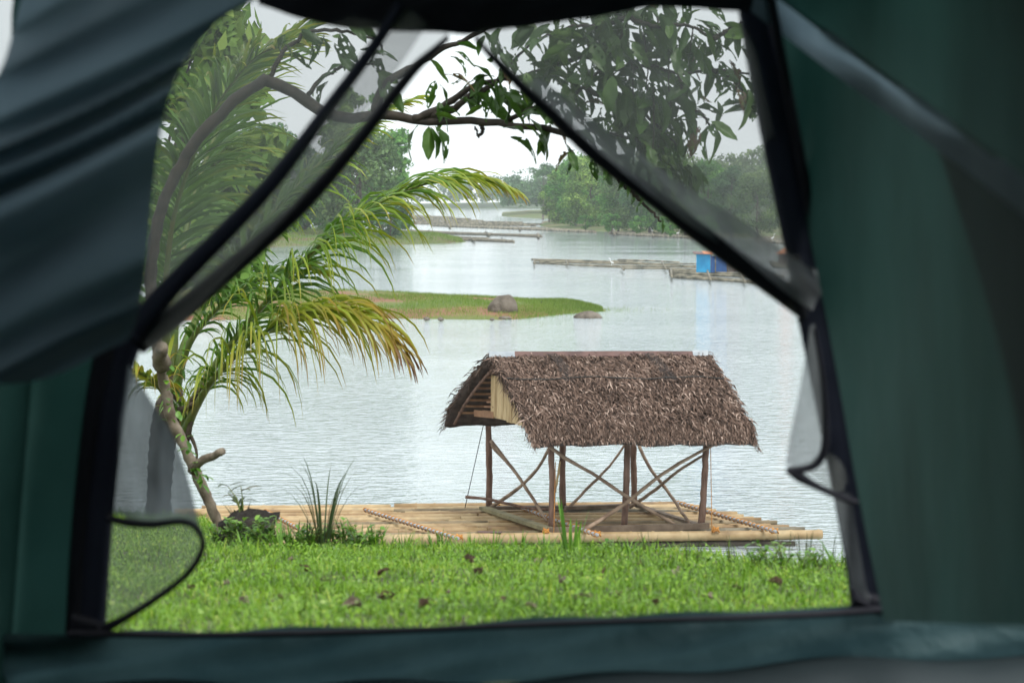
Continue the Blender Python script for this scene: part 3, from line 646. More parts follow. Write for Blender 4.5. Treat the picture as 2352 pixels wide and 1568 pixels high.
br([(1274, 1130, dFL + .3), (1282, 1090, dFL + .35), (1286, 1058, dFL + .4)], .024, 'slat')
br([(1069, 1141, dBL - .25), (1120, 1146, dBL - .35), (1190, 1162, dBL - .6), (1230, 1168, dBL - .7), (1300, 1172, dBL - .7)], .03, 'post', 'loose_pole')
box_between('base_plank', PZ(1110, 1166, .29), PZ(1264, 1216, .29), .16, .06, 'plank_green', hut)
box_between('base_plank', PZ(1258, 1218, .29), PZ(1628, 1207, .29), .07, .10, 'plank', hut)
box_between('base_plank', PZ(1118, 1166, .29), PZ(1300, 1164, .29), .12, .06, 'plank', hut)
box_between('base_plank', PZ(1298, 1166, .30), PZ(1452, 1160, .30), .14, .06, 'plank', hut)
box_between('base_plank', PZ(1462, 1160, .29), PZ(1600, 1204, .29), .10, .05, 'plank', hut)
# guy strings
stick('guy_string', [PY(1112, 968, dBL + .1), PZ(1068, 1166, .28)], .007, .007, 'rope_dark', hut, 4, 4)
stick('guy_string', [PY(1632, 1012, dFR), PZ(1635, 1221, .28)], .006, .006, 'rope_orange', hut, 4, 4)
stick('guy_string', [PY(1276, 1060, dFL - .07), PZ(1272, 1222, .28)], .006, .006, 'rope_orange', hut, 4, 4)
stick('guy_string', [PY(1445, 1040, dFM + .3), PZ(1438, 1205, .28)], .005, .005, 'rope_grey', hut, 4, 4)
# ring beams under the roof
for a, b in (('FL', 'FR'), ('BL', 'BR'), ('FL', 'BL'), ('FR', 'BR')): stick('beam', [top(a, 2.08), top(b, 2.08)], .045, .045, 'stick', hut, 6)
# roof: two slopes of thatch
def slope(s, t_, Ra, Rb, Ea, Eb, lift=0.0):
    s = np.asarray(s)[..., None]; t_ = np.asarray(t_)[..., None]
    Rg = Ra * (1 - s) + Rb * s; E = Ea * (1 - s) + Eb * s
    P = Rg * (1 - t_) + E * t_; dn = E - Rg; al = Rb - Ra
    N = np.cross(al, dn); N = np.where(N[..., 2:3] < 0, -N, N); N /= np.linalg.norm(N, axis=-1)[..., None]
    bulge = .10 * np.sin(np.pi * np.clip(t_, 0, 1)) ** .8 + .02 * noise2(s * 9, t_ * 4, 2) + .05 * np.clip((t_ - .72) / .28, 0, 1) * (1 + noise2(s * 14, t_, 5) * .5)
    drop = np.clip(t_ - .93, 0, 1)
    return P + N * (bulge + lift) + np.array([0, 0, -1.0]) * drop * .9 * (1 + .35 * noise2(s * 11, s * 5, 7)), N, dn / np.linalg.norm(dn, axis=-1)[..., None], al / np.linalg.norm(al)
roof = obj('roof', loft('roof', [[R0, R1], [R0 + [0, 0, -.05], R1 + [0, 0, -.05]]], 4, 1), 'thatch_base', hut); roof.name = 'roof'
roof.data = tube_mesh('ridge_pole', spline([R0 - [0, 0, .1], R1 - [0, 0, .1]], 5), .045, 7); roof.data.materials.append(MATS['stick'])
def thatch_side(Ra, Rb, Ea, Eb, nm, nstrip, seed):
    n, m_ = 40, 22; s, t_ = np.meshgrid(np.linspace(-.005, 1.005, n), np.linspace(0, 1.025, m_), indexing='ij')
    P, N, D, Al = slope(s, t_, Ra, Rb, Ea, Eb); P2, _, _, _ = slope(s, t_, Ra, Rb, Ea, Eb, -.11)
    # slab with thickness: outer and inner skins joined at the rim
    G = np.concatenate([P, P2[:, ::-1]], 1); Fc = grid_faces(n, m_ * 2, True)
    ends = []
    for i in (0, n - 1):
        for j in range(m_ - 1):
            a, b, c, d = i * 2 * m_ + j, i * 2 * m_ + j + 1, i * 2 * m_ + 2 * m_ - 2 - j, i * 2 * m_ + 2 * m_ - 1 - j; ends.append((a, b, c, d))
    obj(nm + '_mat', mesh(nm, G.reshape(-1, 3), np.vstack([Fc, ends])), 'thatch_base', roof)
    # leaf strips
    k = nstrip; s = rng.uniform(-.012, 1.012, k); row = rng.integers(0, 16, k); t0 = np.clip((row + rng.uniform(-.3, .8, k)) / 16, 0, 1.0)
    far = rng.uniform(size=k) < .24; t0 = np.where(far, rng.uniform(.86, 1.045, k), t0)
    P, N, D, Al = slope(s, t0, Ra, Rb, Ea, Eb, .0)
    th = rng.normal(0, .42, k)[:, None]; dirv = D * np.cos(th) + Al * np.sin(th); edge_w = np.clip((t0[:, None] - .86) / .14, 0, 1)
    dirv = dirv * (1 - .55 * edge_w) + np.array([0, 0, -1]) * .8 * edge_w; dirv /= np.linalg.norm(dirv, axis=1)[:, None]
    L = rng.uniform(.10, .27, k)[:, None] * np.interp(t0, [.9, 1.0, 1.05], [1, .6, .35])[:, None]; W_ = rng.uniform(.007, .015, k)[:, None]; side = np.cross(N, dirv); side /= np.linalg.norm(side, axis=1)[:, None]
    tw = rng.normal(0, .5, k)[:, None]; side = side * np.cos(tw) + N * np.sin(tw)
    l0 = rng.uniform(.0, .03, k)[:, None]; l1 = l0 + rng.uniform(.0, .05, k)[:, None]; bow = rng.normal(0, .02, k)[:, None]
    a = P + N * l0; mid = P + dirv * L * .5 + N * (l1 * .8 + .012) + side * bow; tip = P + dirv * L + N * l1
    V = np.stack([a - side * W_ * .6, a + side * W_ * .6, mid + side * W_, tip, mid - side * W_], 1)
    rn = np.clip(rng.normal(.48, .26, k) + .12 * noise2(s * 8, t0 * 6, seed), 0, 1); U = np.zeros((k, 5, 2)); U[..., 1] = rn[:, None]
    Fc = (np.arange(k)[:, None, None] * 5 + np.array([[0, 1, 2], [0, 2, 4], [4, 2, 3]])[None]).reshape(-1, 3)
    o = stuff(obj(nm, mesh(nm, V.reshape(-1, 3), Fc, U.reshape(-1, 2), False), 'thatch', roof)); o['label'] = 'layered dry palm leaf thatch'
    # hanging fringe round the gable ends
    k = 900; e_ = rng.integers(0, 2, k); t0 = rng.uniform(0, 1.05, k); s = np.where(e_ == 0, rng.uniform(-.02, .01, k), rng.uniform(.99, 1.02, k))
    P, N, D, Al = slope(s, t0, Ra, Rb, Ea, Eb, 0); P = P - N * rng.uniform(0, .11, k)[:, None]
    dirv = D * .8 + Al * np.where(e_ == 0, -1, 1)[:, None] * rng.uniform(0, .5, k)[:, None] + rng.normal(0, .25, (k, 3)) - [0, 0, .3]; dirv /= np.linalg.norm(dirv, axis=1)[:, None]
    side = np.cross(dirv, rng.normal(size=(k, 3))); side /= np.linalg.norm(side, axis=1)[:, None]; L = rng.uniform(.08, .2, k)[:, None]
    V = np.stack([P - side * .008, P + side * .008, P + dirv * L], 1).reshape(-1, 3); U = np.zeros((k, 3, 2)); U[..., 1] = np.clip(rng.normal(.35, .2, k), 0, 1)[:, None]
    stuff(obj(nm + '_fringe', mesh(nm + '_fringe', V, np.arange(3 * k).reshape(-1, 3), U.reshape(-1, 2), False), 'thatch', roof))
thatch_side(R0, R1, E0, E1, 'front_thatch', 13000, 1); thatch_side(R0, R1, K0, K1, 'back_thatch', 3500, 2)
# net straps and seam over the front slope
def over_roof(nm, st, wdt, material, rad=None):
    P, N, D, Al = slope(np.array([a for a, _ in st]), np.array([b for _, b in st]), R0, R1, E0, E1, .055)
    if rad: return tube(nm, P, rad, material, hut, 5)
    W_ = np.stack([P - Al * wdt, P + Al * wdt], 1).reshape(-1, 3); return obj(nm, mesh(nm, W_, grid_faces(len(P), 2)), material, hut)
over_roof('net_strap', [(.27 + .05 * q + .012 * math.sin(q * 9), q) for q in np.linspace(.02, .42, 10)], .09, 'net_dark')
over_roof('net_strap', [(.72 + .06 * q + .012 * math.sin(q * 7), q) for q in np.linspace(.02, .42, 10)], .10, 'net_dark')
over_roof('seam_rope', [(q, .385 + .012 * math.sin(q * 13) + .004 * math.sin(q * 40)) for q in np.linspace(0, 1, 50)], 0, 'net_dark' if False else 'rope_dark', .012)
# ridge capping: overlapping sheets
al = (R1 - R0) / np.linalg.norm(R1 - R0); LR = np.linalg.norm(R1 - R0)
cuts = [(-.02, .9, 'zinc'), (.85, 1.95, 'rust_sheet'), (1.9, 2.75, 'rust_sheet'), (2.7, 3.45, 'rust_sheet'), (3.4, LR + .03, 'zinc')]
cuts[0] = (-.03, .42, 'zinc'); cuts.insert(1, (.40, .9, 'rust_sheet'))
for k, (a, b, mt) in enumerate(cuts):
    dz = .004 * (k % 2); pa = R0 + al * a + [0, 0, .055 + dz]; pb = R0 + al * b + [0, 0, .055 + dz + rng.normal(0, .004)]
    nd = np.array([-al[1], al[0], 0]); V = []
    for p in (pa, pb):
        for off, z in ((-.12, -.075), (-.03, 0), (.03, 0), (.12, -.075)): V.append(p + nd * off + [0, 0, z])
    V = V + [v - np.array([0, 0, .012]) for v in V]
    Fc = [(j, j + 1, j + 5, j + 4) for j in range(3)] + [(8 + j, 12 + j, 13 + j, 9 + j) for j in range(3)] + [(0, 4, 12, 8), (3, 11, 15, 7)] + [(j, 8 + j, 9 + j, j + 1) for j in range(3)] + [(4 + j, 5 + j, 13 + j, 12 + j) for j in range(3)]
    hull('ridge_cap', V, Fc, mt, hut)
# left gable: bamboo slats under the front slope, battens under the back slope
def gable_pt(g, z): 
    p = K0 * (1 - g) + E0 * g; return np.array([p[0], p[1], z]) + al * .22
def under(g):
    a = abs(g - .5) * 2; return 3.08 + (1.9 - 3.08) * a - .16
gm = .5
for k in range(19):
    g = .40 + k * .031; zt = min(under(max(g, gm)), 2.72); zb = 2.02 - .10 * (g - .4) / .55 + rng.normal(0, .012)
    if zt - zb < .05: continue
    a = gable_pt(g, zb); b = gable_pt(g, zt) + rng.normal(0, .006, 3); box_between('slat', a, b, .096, .016, 'slat', hut, up=tuple(np.cross(E0 - K0, [0, 0, 1.0]) / 4))
box_between('gable_rail', gable_pt(.28, 2.03) + al * .04, gable_pt(.92, 2.0) + al * .04, .05, .05, 'stick', hut)
for k in range(9):
    f = .12 + k * .095
    P0, N0, _, _ = slope(np.array([.03]), np.array([f]), R0, R1, K0, K1, -.15); P1, _, _, _ = slope(np.array([.97]), np.array([f]), R0, R1, K0, K1, -.15)
    stick('batten', [P0[0], P1[0]], .022, .022, 'batten', hut, 4, 6)
    P0, N0, _, _ = slope(np.array([.05]), np.array([f]), R0, R1, E0, E1, -.15); P1, _, _, _ = slope(np.array([.97]), np.array([f]), R0, R1, E0, E1, -.15)
    stick('batten', [P0[0], P1[0]], .022, .022, 'batten', hut, 4, 6)
for k in range(7):                       # stacked boards closing the back part of the gable
    z = 2.08 + k * .085; g0 = .5 - (2.80 - z) / 1.18 * .5 * .72; box_between('gable_board', gable_pt(max(g0, .2), z) + al * .02, gable_pt(.44, z + .02) + al * .02, .05, .03, 'batten', hut)
box_between('gable_board', gable_pt(.19, 2.02), gable_pt(.42, 2.05), .03, .11, 'batten', hut)
for s_ in (.03, .35, .65, .97):
    for (Ea, Eb) in ((E0, E1), (K0, K1)):
        P, _, _, _ = slope(np.full(5, s_), np.linspace(.02, .97, 5), R0, R1, Ea, Eb, -.19); tube('rafter', P, .026, 'post', hut, 6)
settle(hut)
roof.location = -hut.location

# ================================================================== THE NEAR BANK
# short turf: wedge in view plus a margin either side
def turf(n, ymin, ymax, margin, hmin, hmax, wmin, wmax, near_edge=None):
    y = np.sqrt(rng.uniform(ymin ** 1.3, ymax ** 1.3, n) ** (2 / 1.3)); x = rng.uniform(-1, 1, n) * (.225 * y + margin)
    ok = y < edge_y(x) + .7
    if near_edge: ok &= y > edge_y(x) - near_edge
    x, y = x[ok], y[ok]; k = len(x); B_ = np.stack([x, y, ground_z(x, y) - .004], 1)
    rn = np.clip(.42 + .18 * noise2(x * 2.2, y * 1.6, 3) + rng.normal(0, .24, k), 0, 1)
    return blades(k, B_, rng.uniform(hmin, hmax, k) * (1 + .3 * noise2(x * 3, y * 3, 6)), rng.uniform(wmin, wmax, k), rng.normal(0, .55, (k, 2)), rn, 2)
pieces = [turf(215000, 5.2, 19, .7, .018, .055, .0028, .0065), turf(9000, 5.4, 19, .7, .06, .10, .003, .006), turf(16000, 8, 19.5, .7, .045, .10, .004, .008, .9)]
# small creeping leaves between the blades
k = 20000; y = rng.uniform(5.2 ** 1.4, 14 ** 1.4, k) ** (1 / 1.4); x = rng.uniform(-1, 1, k) * (.225 * y + .5); ok = y < edge_y(x) + .3; x, y = x[ok], y[ok]
C = np.stack([x, y, ground_z(x, y) + rng.uniform(.012, .05, len(x))], 1); N = rng.normal(0, .55, (len(x), 3)) + [0, -.3, 1]
Vq, Fq, Uq = leaf_quads(C, N, rng.uniform(.006, .014, len(x)), np.clip(.5 + rng.normal(0, .2, len(x)), 0, 1), 1.4)
p = Parts()
for a in pieces: p.add(*a)
p.add(Vq, np.vstack([Fq[:, [0, 1, 2]], Fq[:, [0, 2, 3]]]), Uq)
o = stuff(obj('grass', p.mesh('grass'), 'grass')); tag(o, 'bright green short grass covering the bank in front of the tent', 'grass')

# dead leaves lying on the grass
def dead_leaf_mesh(seed):
    r_ = np.random.default_rng(seed); n, m_ = 8, 5; t = np.linspace(0, 1, n)[:, None]; s = np.linspace(-1, 1, m_)[None]
    wv = .19 * np.sin(np.pi * t ** .8) ** .8; X = s * wv * (1 + .15 * np.sin(t * 14 + seed)); Yv = t - .5 + 0 * s
    Z = r_.uniform(.5, 1.1) * (s * s) * wv * 2 + r_.uniform(-.3, .5) * (t - .5) ** 2 + .05 * np.sin(t * 9 + s * 2 + seed)
    return mesh('dead_leaf', np.stack([X, Yv, Z + 0 * X], -1).reshape(-1, 3), grid_faces(n, m_))
dl = [dead_leaf_mesh(k) for k in range(7)]
for k, me_ in enumerate(dl): me_.materials.append(MATS['dead_leaf' if k % 3 else 'pale_leaf'])
spots = [(670, 1300), (700, 1325), (880, 1330), (1000, 1350), (1075, 1303), (1100, 1335), (1240, 1305), (1290, 1355), (1385, 1340), (1420, 1385), (1030, 1380), (980, 1412), (745, 1350), (560, 1405), (520, 1360), (440, 1370), (640, 1390), (1625, 1390), (1780, 1358),
         (1800, 1322), (1850, 1300), (1560, 1330), (1690, 1370), (1470, 1310), (1340, 1390), (1160, 1400), (890, 1395), (805, 1415), (1215, 1415), (1510, 1405)]
def on_ground(u, v):
    d = np.linspace(4.6, 19.5, 700); r = ray(u, v); x = r[0] / r[1] * d; z = H + r[2] / r[1] * d; g = z - ground_z(x, d)
    hit = np.nonzero(g <= 0)[0]; k = int(hit[0]) if len(hit) else int(np.argmin(g)); return PY(u, v, d[k])
for k, (u, v) in enumerate(spots):
    q = on_ground(u, v); s = rng.uniform(.03, .07); o = bpy.data.objects.new('dead_leaf', dl[k % 7]); col.objects.link(o)
    o.location = (q[0], q[1], float(ground_z(q[0], q[1])) + .024); o.scale = (s, s, s * rng.uniform(.7, 1.3)); o.rotation_euler = (rng.normal(0, .3) + .25, rng.normal(0, .35), rng.uniform(0, 6.3))
    tag(o, *(('curled dark brown dead leaf lying on the green grass', 'leaf', 'dark dead leaves scattered on the grass') if (k % 7) % 3 else ('pale tan dead leaf lying on the green grass', 'leaf', 'pale dead leaves scattered on the grass')))

# ------------------------------------------------------------------ plants along the bank edge
def ribbon_leaf(p, base, d0, L, W_, droop, rnd, seg=7, fold=.25, shape='blade'):
    """one leaf as a folded ribbon appended to Parts"""
    d = np.array(d0, float); d /= np.linalg.norm(d); pos = np.array(base, float); side = np.cross(d, [0, 0, 1.0])
    if np.linalg.norm(side) < .2: side = np.array([math.cos(rnd * 40), math.sin(rnd * 40), 0])
    side /= np.linalg.norm(side); V, U = [], []
    for i in range(seg + 1):
        t = i / seg
        wv = W_ * (.5 * (1 - t ** 3) * (.7 + .3 * min(1, t * 4)) if shape == 'blade' else .5 * max(math.sin(math.pi * min(1, t * .93 + .05)), 0) ** .75) + (.0006 if i < seg else .0003)
        nrm = np.cross(side, d); V += [pos - side * wv + nrm * wv * fold, pos, pos + side * wv + nrm * wv * fold]; U += [(t, rnd)] * 3
        pos = pos + d * L / seg; d = d + np.array([0, 0, -droop / seg * (.4 + 1.6 * t)]); d /= np.linalg.norm(d)
    p.add(V, grid_faces(seg + 1, 3), U)
def one_leaf(name, parent, mt, *a, **k):
    p = Parts(); ribbon_leaf(p, *a, **k); return obj(name, p.mesh(name), mt, parent)
def gz(q): return np.array([q[0], q[1], float(ground_z(q[0], q[1])) - .02])
def clump(name, label, cat, uv, n, L, W_, spread, droop, mt='weed', group=None, d=None, shape='blade'):
    q = PY(uv[0], uv[1], d) if d else gz(on_ground(*uv)); t = thing(name, label, cat, group, q)
    for i in range(n):
        a = rng.uniform(0, 6.28); s = rng.uniform(.15, 1) * spread
        one_leaf('leaf_blade', t, mt, (math.cos(a) * .02, math.sin(a) * .02, 0), (math.cos(a) * s, math.sin(a) * s, 1), L * rng.uniform(.6, 1.05), W_ * rng.uniform(.7, 1.1), droop * rng.uniform(.6, 1.3), rng.uniform(.2, .9), shape=shape)
    return t
def leafy(name, label, cat, uv, nst, hgt, nl, LL, LW, mt='weed', group=None, d=None):
    q = PY(uv[0], uv[1], d) if d else gz(on_ground(*uv)); t = thing(name, label, cat, group, q)
    for i in range(nst):
        a = rng.uniform(0, 6.28); tip = np.array([math.cos(a) * hgt * .45, math.sin(a) * hgt * .3, hgt * rng.uniform(.65, 1.05)])
        S = spline([(math.cos(a) * .02, math.sin(a) * .02, 0), tip * [.35, .35, .55], tip], 8); tube('stem', S, np.linspace(.004, .002, 8), 'rachis', t, 5)
        for j in range(nl):
            s = S[int(rng.integers(2, 8))]; b_ = rng.uniform(0, 6.28); one_leaf('leaf', t, mt, s, (math.cos(b_), math.sin(b_), rng.uniform(.1, .7)), LL * rng.uniform(.6, 1.1), LW * rng.uniform(.7, 1.1), .7, rng.uniform(.2, .95), seg=5, shape='oval')
    return t
t = clump('sword_plant', 'upright bright green sword-leaved plant in front of the hut', 'plant', (1312, 1272), 8, .27, .020, .28, .15)
clump('tall_grass_clump', 'tall arching dark grass clump rising in front of the raft', 'grass clump', (742, 1262), 22, .50, .008, .40, 2.2, 'dark_blade')
clump('tall_grass_clump', 'shorter arching grass tuft beside the tall grass clump', 'grass clump', (705, 1262), 9, .22, .010, .5, 1.2, 'dark_blade')
st = boulder('stump', PY(570, 1216, 11.6), .13, .1, .095, 'dark_rock', 'dark rotten stump overgrown with weeds beside the leaning trunk', 8, 'stump', None, .55)
leafy('broadleaf_weed', 'broad-leaved dark plant growing on top of the dark stump', 'plant', (560, 1196, ), 3, .17, 4, .10, .028, 'dark_blade', d=11.6)
clump('sword_plant', 'spiky dark rosette behind the stump', 'plant', (550, 1200), 9, .13, .014, .7, .5, 'dark_blade', d=11.65)
for (u, v, n_, L_) in ((655, 1240, 5, .12), (690, 1250, 6, .13), (725, 1262, 5, .10), (850, 1252, 4, .08)):
    clump('lily_leaved_weed', 'broad upright leaves of a low weed near the stump', 'plant', (u, v), n_, L_, .026, .6, .35, 'weed', 'low broad-leaved weeds near the stump', shape='oval')
for (u, v) in ((600, 1240), (630, 1246), (665, 1258), (560, 1250), (520, 1246)):
    leafy('creeping_weed', 'small creeping leafy weed around the dark stump', 'plant', (u, v), 5, .10, 6, .035, .017, 'weed', 'creeping weeds around the stump')
leafy('sprig', 'thin upright leafy sprig in front of the lashed pole', 'plant', (825, 1256), 2, .16, 8, .028, .012)
for (u, v, h_) in ((1770, 1300, .12), (1800, 1305, .11), (1735, 1308, .10), (1845, 1310, .09), (1870, 1302, .08)):
    leafy('leafy_weed', 'leafy green weed at the bank edge below the raft end', 'plant', (u, v), 5, h_, 7, .045, .016, 'weed', 'leafy weeds below the raft end')
leafy('leafy_weed', 'single broad-leaved seedling at the edge above open water', 'plant', (1640, 1305), 2, .06, 3, .05, .022)
leafy('leafy_weed', 'low leafy plant in the grass before the sword-leaved plant', 'plant', (1400, 1268), 3, .07, 5, .04, .016)
for (u, v) in ((1800, 1285), (1850, 1285), (1690, 1300), (1590, 1298), (1495, 1280), (1900, 1290)):
    clump('seed_grass', 'fine wispy grass stalks at the right bank edge', 'grass clump', (u, v), 8, .15, .0035, .35, .5, 'dark_blade', 'wispy grass at the bank edge')
clump('arching_grass', 'arching grass tuft beside the right tent flap', 'grass clump', (1928, 1310), 10, .16, .008, .7, 1.3, 'weed')
for (u, v) in ((890, 1250), (930, 1252), (1020, 1252), (1130, 1254), (1190, 1254), (1255, 1256), (1455, 1276), (1000, 1254), (1085, 1254)):
    clump('grass_tuft', 'taller bright grass tuft along the bank edge', 'grass clump', (u, v), 13, .12, .006, .6, .6, 'weed', 'taller grass tufts along the bank edge')

bt = make_tree_meshes('bank', 4.6, .95, 1.9, 40, 5200, .13, cx=1.25)
put_tree(bt, np.array([-4.3, 23.5, 2.6]), 1.0, 0, 'crown3', 'bank_tree', 'bright yellow-green leafy tree on the bank behind the left net flap', None, 1.12)
for (u, v) in ((545, 1238), (585, 1246), (615, 1240), (530, 1252)):
    leafy('stump_weed', 'leafy weed sprouting against the dark stump', 'plant', (u, v), 6, .11, 7, .045, .02, 'weed', 'weeds against the stump', d=11.2)
for k in range(22):
    u = rng.uniform(495, 880); v = 1256 + rng.uniform(-6, 8)
    if k % 2: clump('bank_weed', 'upright green weed tuft between the stump and the raft', 'plant', (u, v), 12, rng.uniform(.10, .19), .011, .6, .8, 'weed', 'weeds between stump and raft')
    else: leafy('bank_weed', 'leafy green weed between the stump and the raft', 'plant', (u, v), 6, rng.uniform(.09, .15), 7, .05, .02, 'weed', 'leafy weeds between stump and raft')
# ------------------------------------------------------------------ coconut palm
PD = 18.0
palm = thing('coconut_palm', 'young coconut palm with drooping yellowing fronds at the bank edge', 'palm tree', None, PY(372, 1215, PD) * [1, 1, 0] + [0, 0, 3.2])
P = spline([PY(362, 1260, PD), PY(366, 1120, PD), PY(374, 1010, PD), PY(390, 930, PD), PY(402, 860, PD)], 40); rr = np.interp(np.linspace(0, 1, 40), [0, .3, .6, .8, 1], [.12, .09, .10, .11, .05]) * (1 + .06 * np.sin(np.arange(40) * 2.2))
trunk = tube('trunk', P, rr, 'palm_trunk', palm, 12)
def frond(pts, n, Lmax, W_, droop, age, separate=False, extra=0, lat=.9, start=.2, r0=.032, depths=None, tipage=.25, fwd=.75):
    Q = spline([PY(u, v, d) for u, v, d in pts], 60); rach = tube('frond', Q, np.interp(np.linspace(0, 1, 60), [0, .12, .4, 1], [r0 * 1.5, r0, r0 * .6, .004]), 'rachis', palm, 6)
    T = np.gradient(Q, axis=0); T /= np.linalg.norm(T, axis=1)[:, None]; bulk = Parts()
    for i in range(n + extra):
        sep = separate and i < n
        t = start + (1 - start) * (i + rng.uniform(-.3, .3)) / (n - 1) if i < n else rng.uniform(start, 1); t = min(max(t, 0), 1); x = t * 59; a = min(int(x), 58); f = x - a
        q = Q[a] * (1 - f) + Q[a + 1] * f; tg = T[a]; up = np.array([0, 0, 1.0]) - tg * tg[2]; up /= np.linalg.norm(up); sd_ = np.cross(tg, up)
        for side in (-1, 1):
            L = Lmax * np.interp(t, [start, start + .15, .55, .8, 1], [.55, .9, 1, .72, .25]) * rng.uniform(.7, 1.12)
            d = sd_ * side * lat + tg * (fwd + 1.1 * t * t) + up * rng.uniform(-.1, .4) + rng.normal(0, .16, 3); d /= np.linalg.norm(d)
            pos = q.copy(); V, U = [], []; seg = 6; ag = np.clip(age + tipage * t * t + rng.normal(0, .07), 0, 1); dr = droop * rng.uniform(.6, 1.4) * (1.15 - .75 * t)
            wr = rng.normal(0, .5)
            for k in range(seg + 1):
                s = k / seg; wv = W_ * .5 * np.interp(s, [0, .15, .5, .85, 1], [.45, 1, .9, .45, .03]); wd = tg - d * (tg @ d); wd /= np.linalg.norm(wd) + 1e-9; nm = np.cross(wd, d)
                wd2 = wd * math.cos(wr) + nm * math.sin(wr); nm2 = np.cross(wd2, d)
                V += [pos - wd2 * wv + nm2 * wv * .35, pos, pos + wd2 * wv + nm2 * wv * .35]; U += [(s, np.clip(ag + .34 * s ** 2.2, 0, .99))] * 3
                pos = pos + d * L / seg; d = d + np.array([0, 0, -dr / seg * (.5 + 1.5 * s)]); d /= np.linalg.norm(d)
            if sep: pp = Parts(); pp.add(V, grid_faces(seg + 1, 3), U); obj('leaflet', pp.mesh('leaflet'), 'palm', rach)
            else: bulk.add(V, grid_faces(seg + 1, 3), U)
    if bulk.n: stuff(obj('leaflets', bulk.mesh('leaflets'), 'palm', rach))
    return rach
frond([(418, 990, 17.9), (450, 910, 17.75), (500, 830, 17.6), (570, 742, 17.45), (640, 662, 17.3), (720, 577, 17.2), (800, 512, 17.1), (880, 462, 17.1), (960, 428, 17.1), (1040, 412, 17.1), (1110, 413, 17.1), (1168, 430, 17.1)], 76, .86, .022, 3.6, .20, True, 26, start=.2, tipage=.26, fwd=.85, lat=.7)
frond([(422, 1000, 17.8), (448, 940, 17.6), (490, 870, 17.4), (560, 800, 17.2), (640, 742, 17.05), (720, 712, 16.95), (790, 712, 16.9), (850, 738, 16.85), (895, 775, 16.8), (925, 808, 16.8)], 72, .95, .021, 4.4, .36, True, 30, start=.2, tipage=.42, fwd=.6, lat=.7)
frond([(405, 880, 18.0), (425, 790, 18.1), (470, 700, 18.2), (540, 600, 18.3), (620, 500, 18.4), (710, 400, 18.5), (800, 320, 18.6), (880, 262, 18.6), (950, 228, 18.6)], 84, .66, .024, 2.2, .12, lat=.9)
frond([(395, 860, 18.1), (405, 700, 18.2), (430, 520, 18.4), (480, 350, 18.6), (550, 210, 18.8), (640, 110, 19), (740, 50, 19.2), (840, 40, 19.3)], 84, .85, .03, 1.4, .14, lat=1.0)
frond([(388, 860, 18), (380, 700, 17.8), (395, 520, 17.5), (440, 370, 17.2), (500, 240, 17), (590, 130, 16.8), (700, 90, 16.6)], 80, .8, .034, 1.9, .14)
frond([(385, 870, 18), (350, 700, 18.2), (300, 520, 18.4), (240, 380, 18.5), (150, 280, 18.6), (50, 250, 18.6)], 48, .7, .034, 1.5, .2)
frond([(400, 900, 17.9), (440, 780, 17.8), (520, 690, 17.6), (600, 640, 17.5), (680, 610, 17.4), (740, 620, 17.3)], 60, .5, .022, 2.4, .14, lat=.9, start=.25)
frond([(400, 940, 17.8), (360, 880, 17.5), (300, 850, 17.3), (230, 880, 17.2), (170, 960, 17.1)], 40, .5, .03, 2.6, .5)
# dead leaf bases and fibres on the crown
for (pts_, r_) in (([(405, 960, 17.75), (440, 920, 17.6), (470, 880, 17.5)], .022), ([(410, 1000, 17.8), (428, 1010, 17.7), (440, 960, 17.65)], .03), ([(398, 950, 17.8), (430, 935, 17.6), (445, 925, 17.55)], .03), ([(425, 985, 17.75), (440, 1005, 17.7), (452, 1040, 17.65), (448, 1075, 17.6)], .014)):
    stick('leaf_base', [PY(*q) for q in pts_], r_ * 1.3, r_ * .5, 'palm_trunk', palm, 8, 6)
for k in range(46):
    u = rng.uniform(385, 432); v = rng.uniform(760, 950); one_leaf('fern_leaf', palm, 'weed' if k % 3 else 'palm', PY(u, v, 17.75 + rng.normal(0, .05)), (rng.normal(0, .6), rng.normal(-.3, .5), rng.normal(-.2, .5)), rng.uniform(.10, .26), rng.uniform(.016, .03), 1.3, rng.uniform(.3, .9), seg=5, shape='oval')
settle(palm)

# ------------------------------------------------------------------ leaning tree whose branch reaches over the view
tree = thing('leaning_tree', 'slim leaning tree with a long leafy branch arching over the lake view', 'tree', None, gz(on_ground(538, 1256)))
def limb(name, pts, r0, r1, mt='bark_dark', parent=None, n=26, wob=.003): return stick(name, [PY(*q) for q in pts], r0, r1, mt, parent or tree, n, 8, wob)
BD = 12.6
trunk = limb('trunk', [(560, 1300, 12.6), (541, 1262, 12.6), (505, 1210, 12.6), (470, 1130, 12.6), (440, 1062, 12.6), (412, 1000, 12.6), (392, 955, 12.6), (378, 890, 12.6), (368, 830, 12.55), (352, 750, 12.5)], .029, .030, 'bark', n=46)
limb('upper_trunk', [(354, 762, 12.5), (345, 640, 12.5), (370, 480, 12.5), (440, 340, 12.5), (540, 230, 12.5), (615, 180, 12.5)], .030, .030, 'bark_dark', n=30)
stub = limb('branch_stub', [(441, 1080, 12.55), (462, 1058, 12.5), (490, 1046, 12.45), (511, 1034, 12.4)], .026, .02, 'bark', n=8)
knot = limb('branch_stub', [(372, 840, 12.5), (366, 812, 12.42), (374, 796, 12.36)], .05, .03, 'bark', n=8)
main = limb('branch', [(610, 182, 12.5), (670, 210, 12.5), (730, 250, 12.5), (800, 272, 12.5), (880, 264, 12.5), (960, 278, 12.5), (1060, 277, 12.4), (1150, 284, 12.3), (1260, 296, 12.2), (1340, 330, 12.1), (1420, 400, 12.0)], .033, .010)
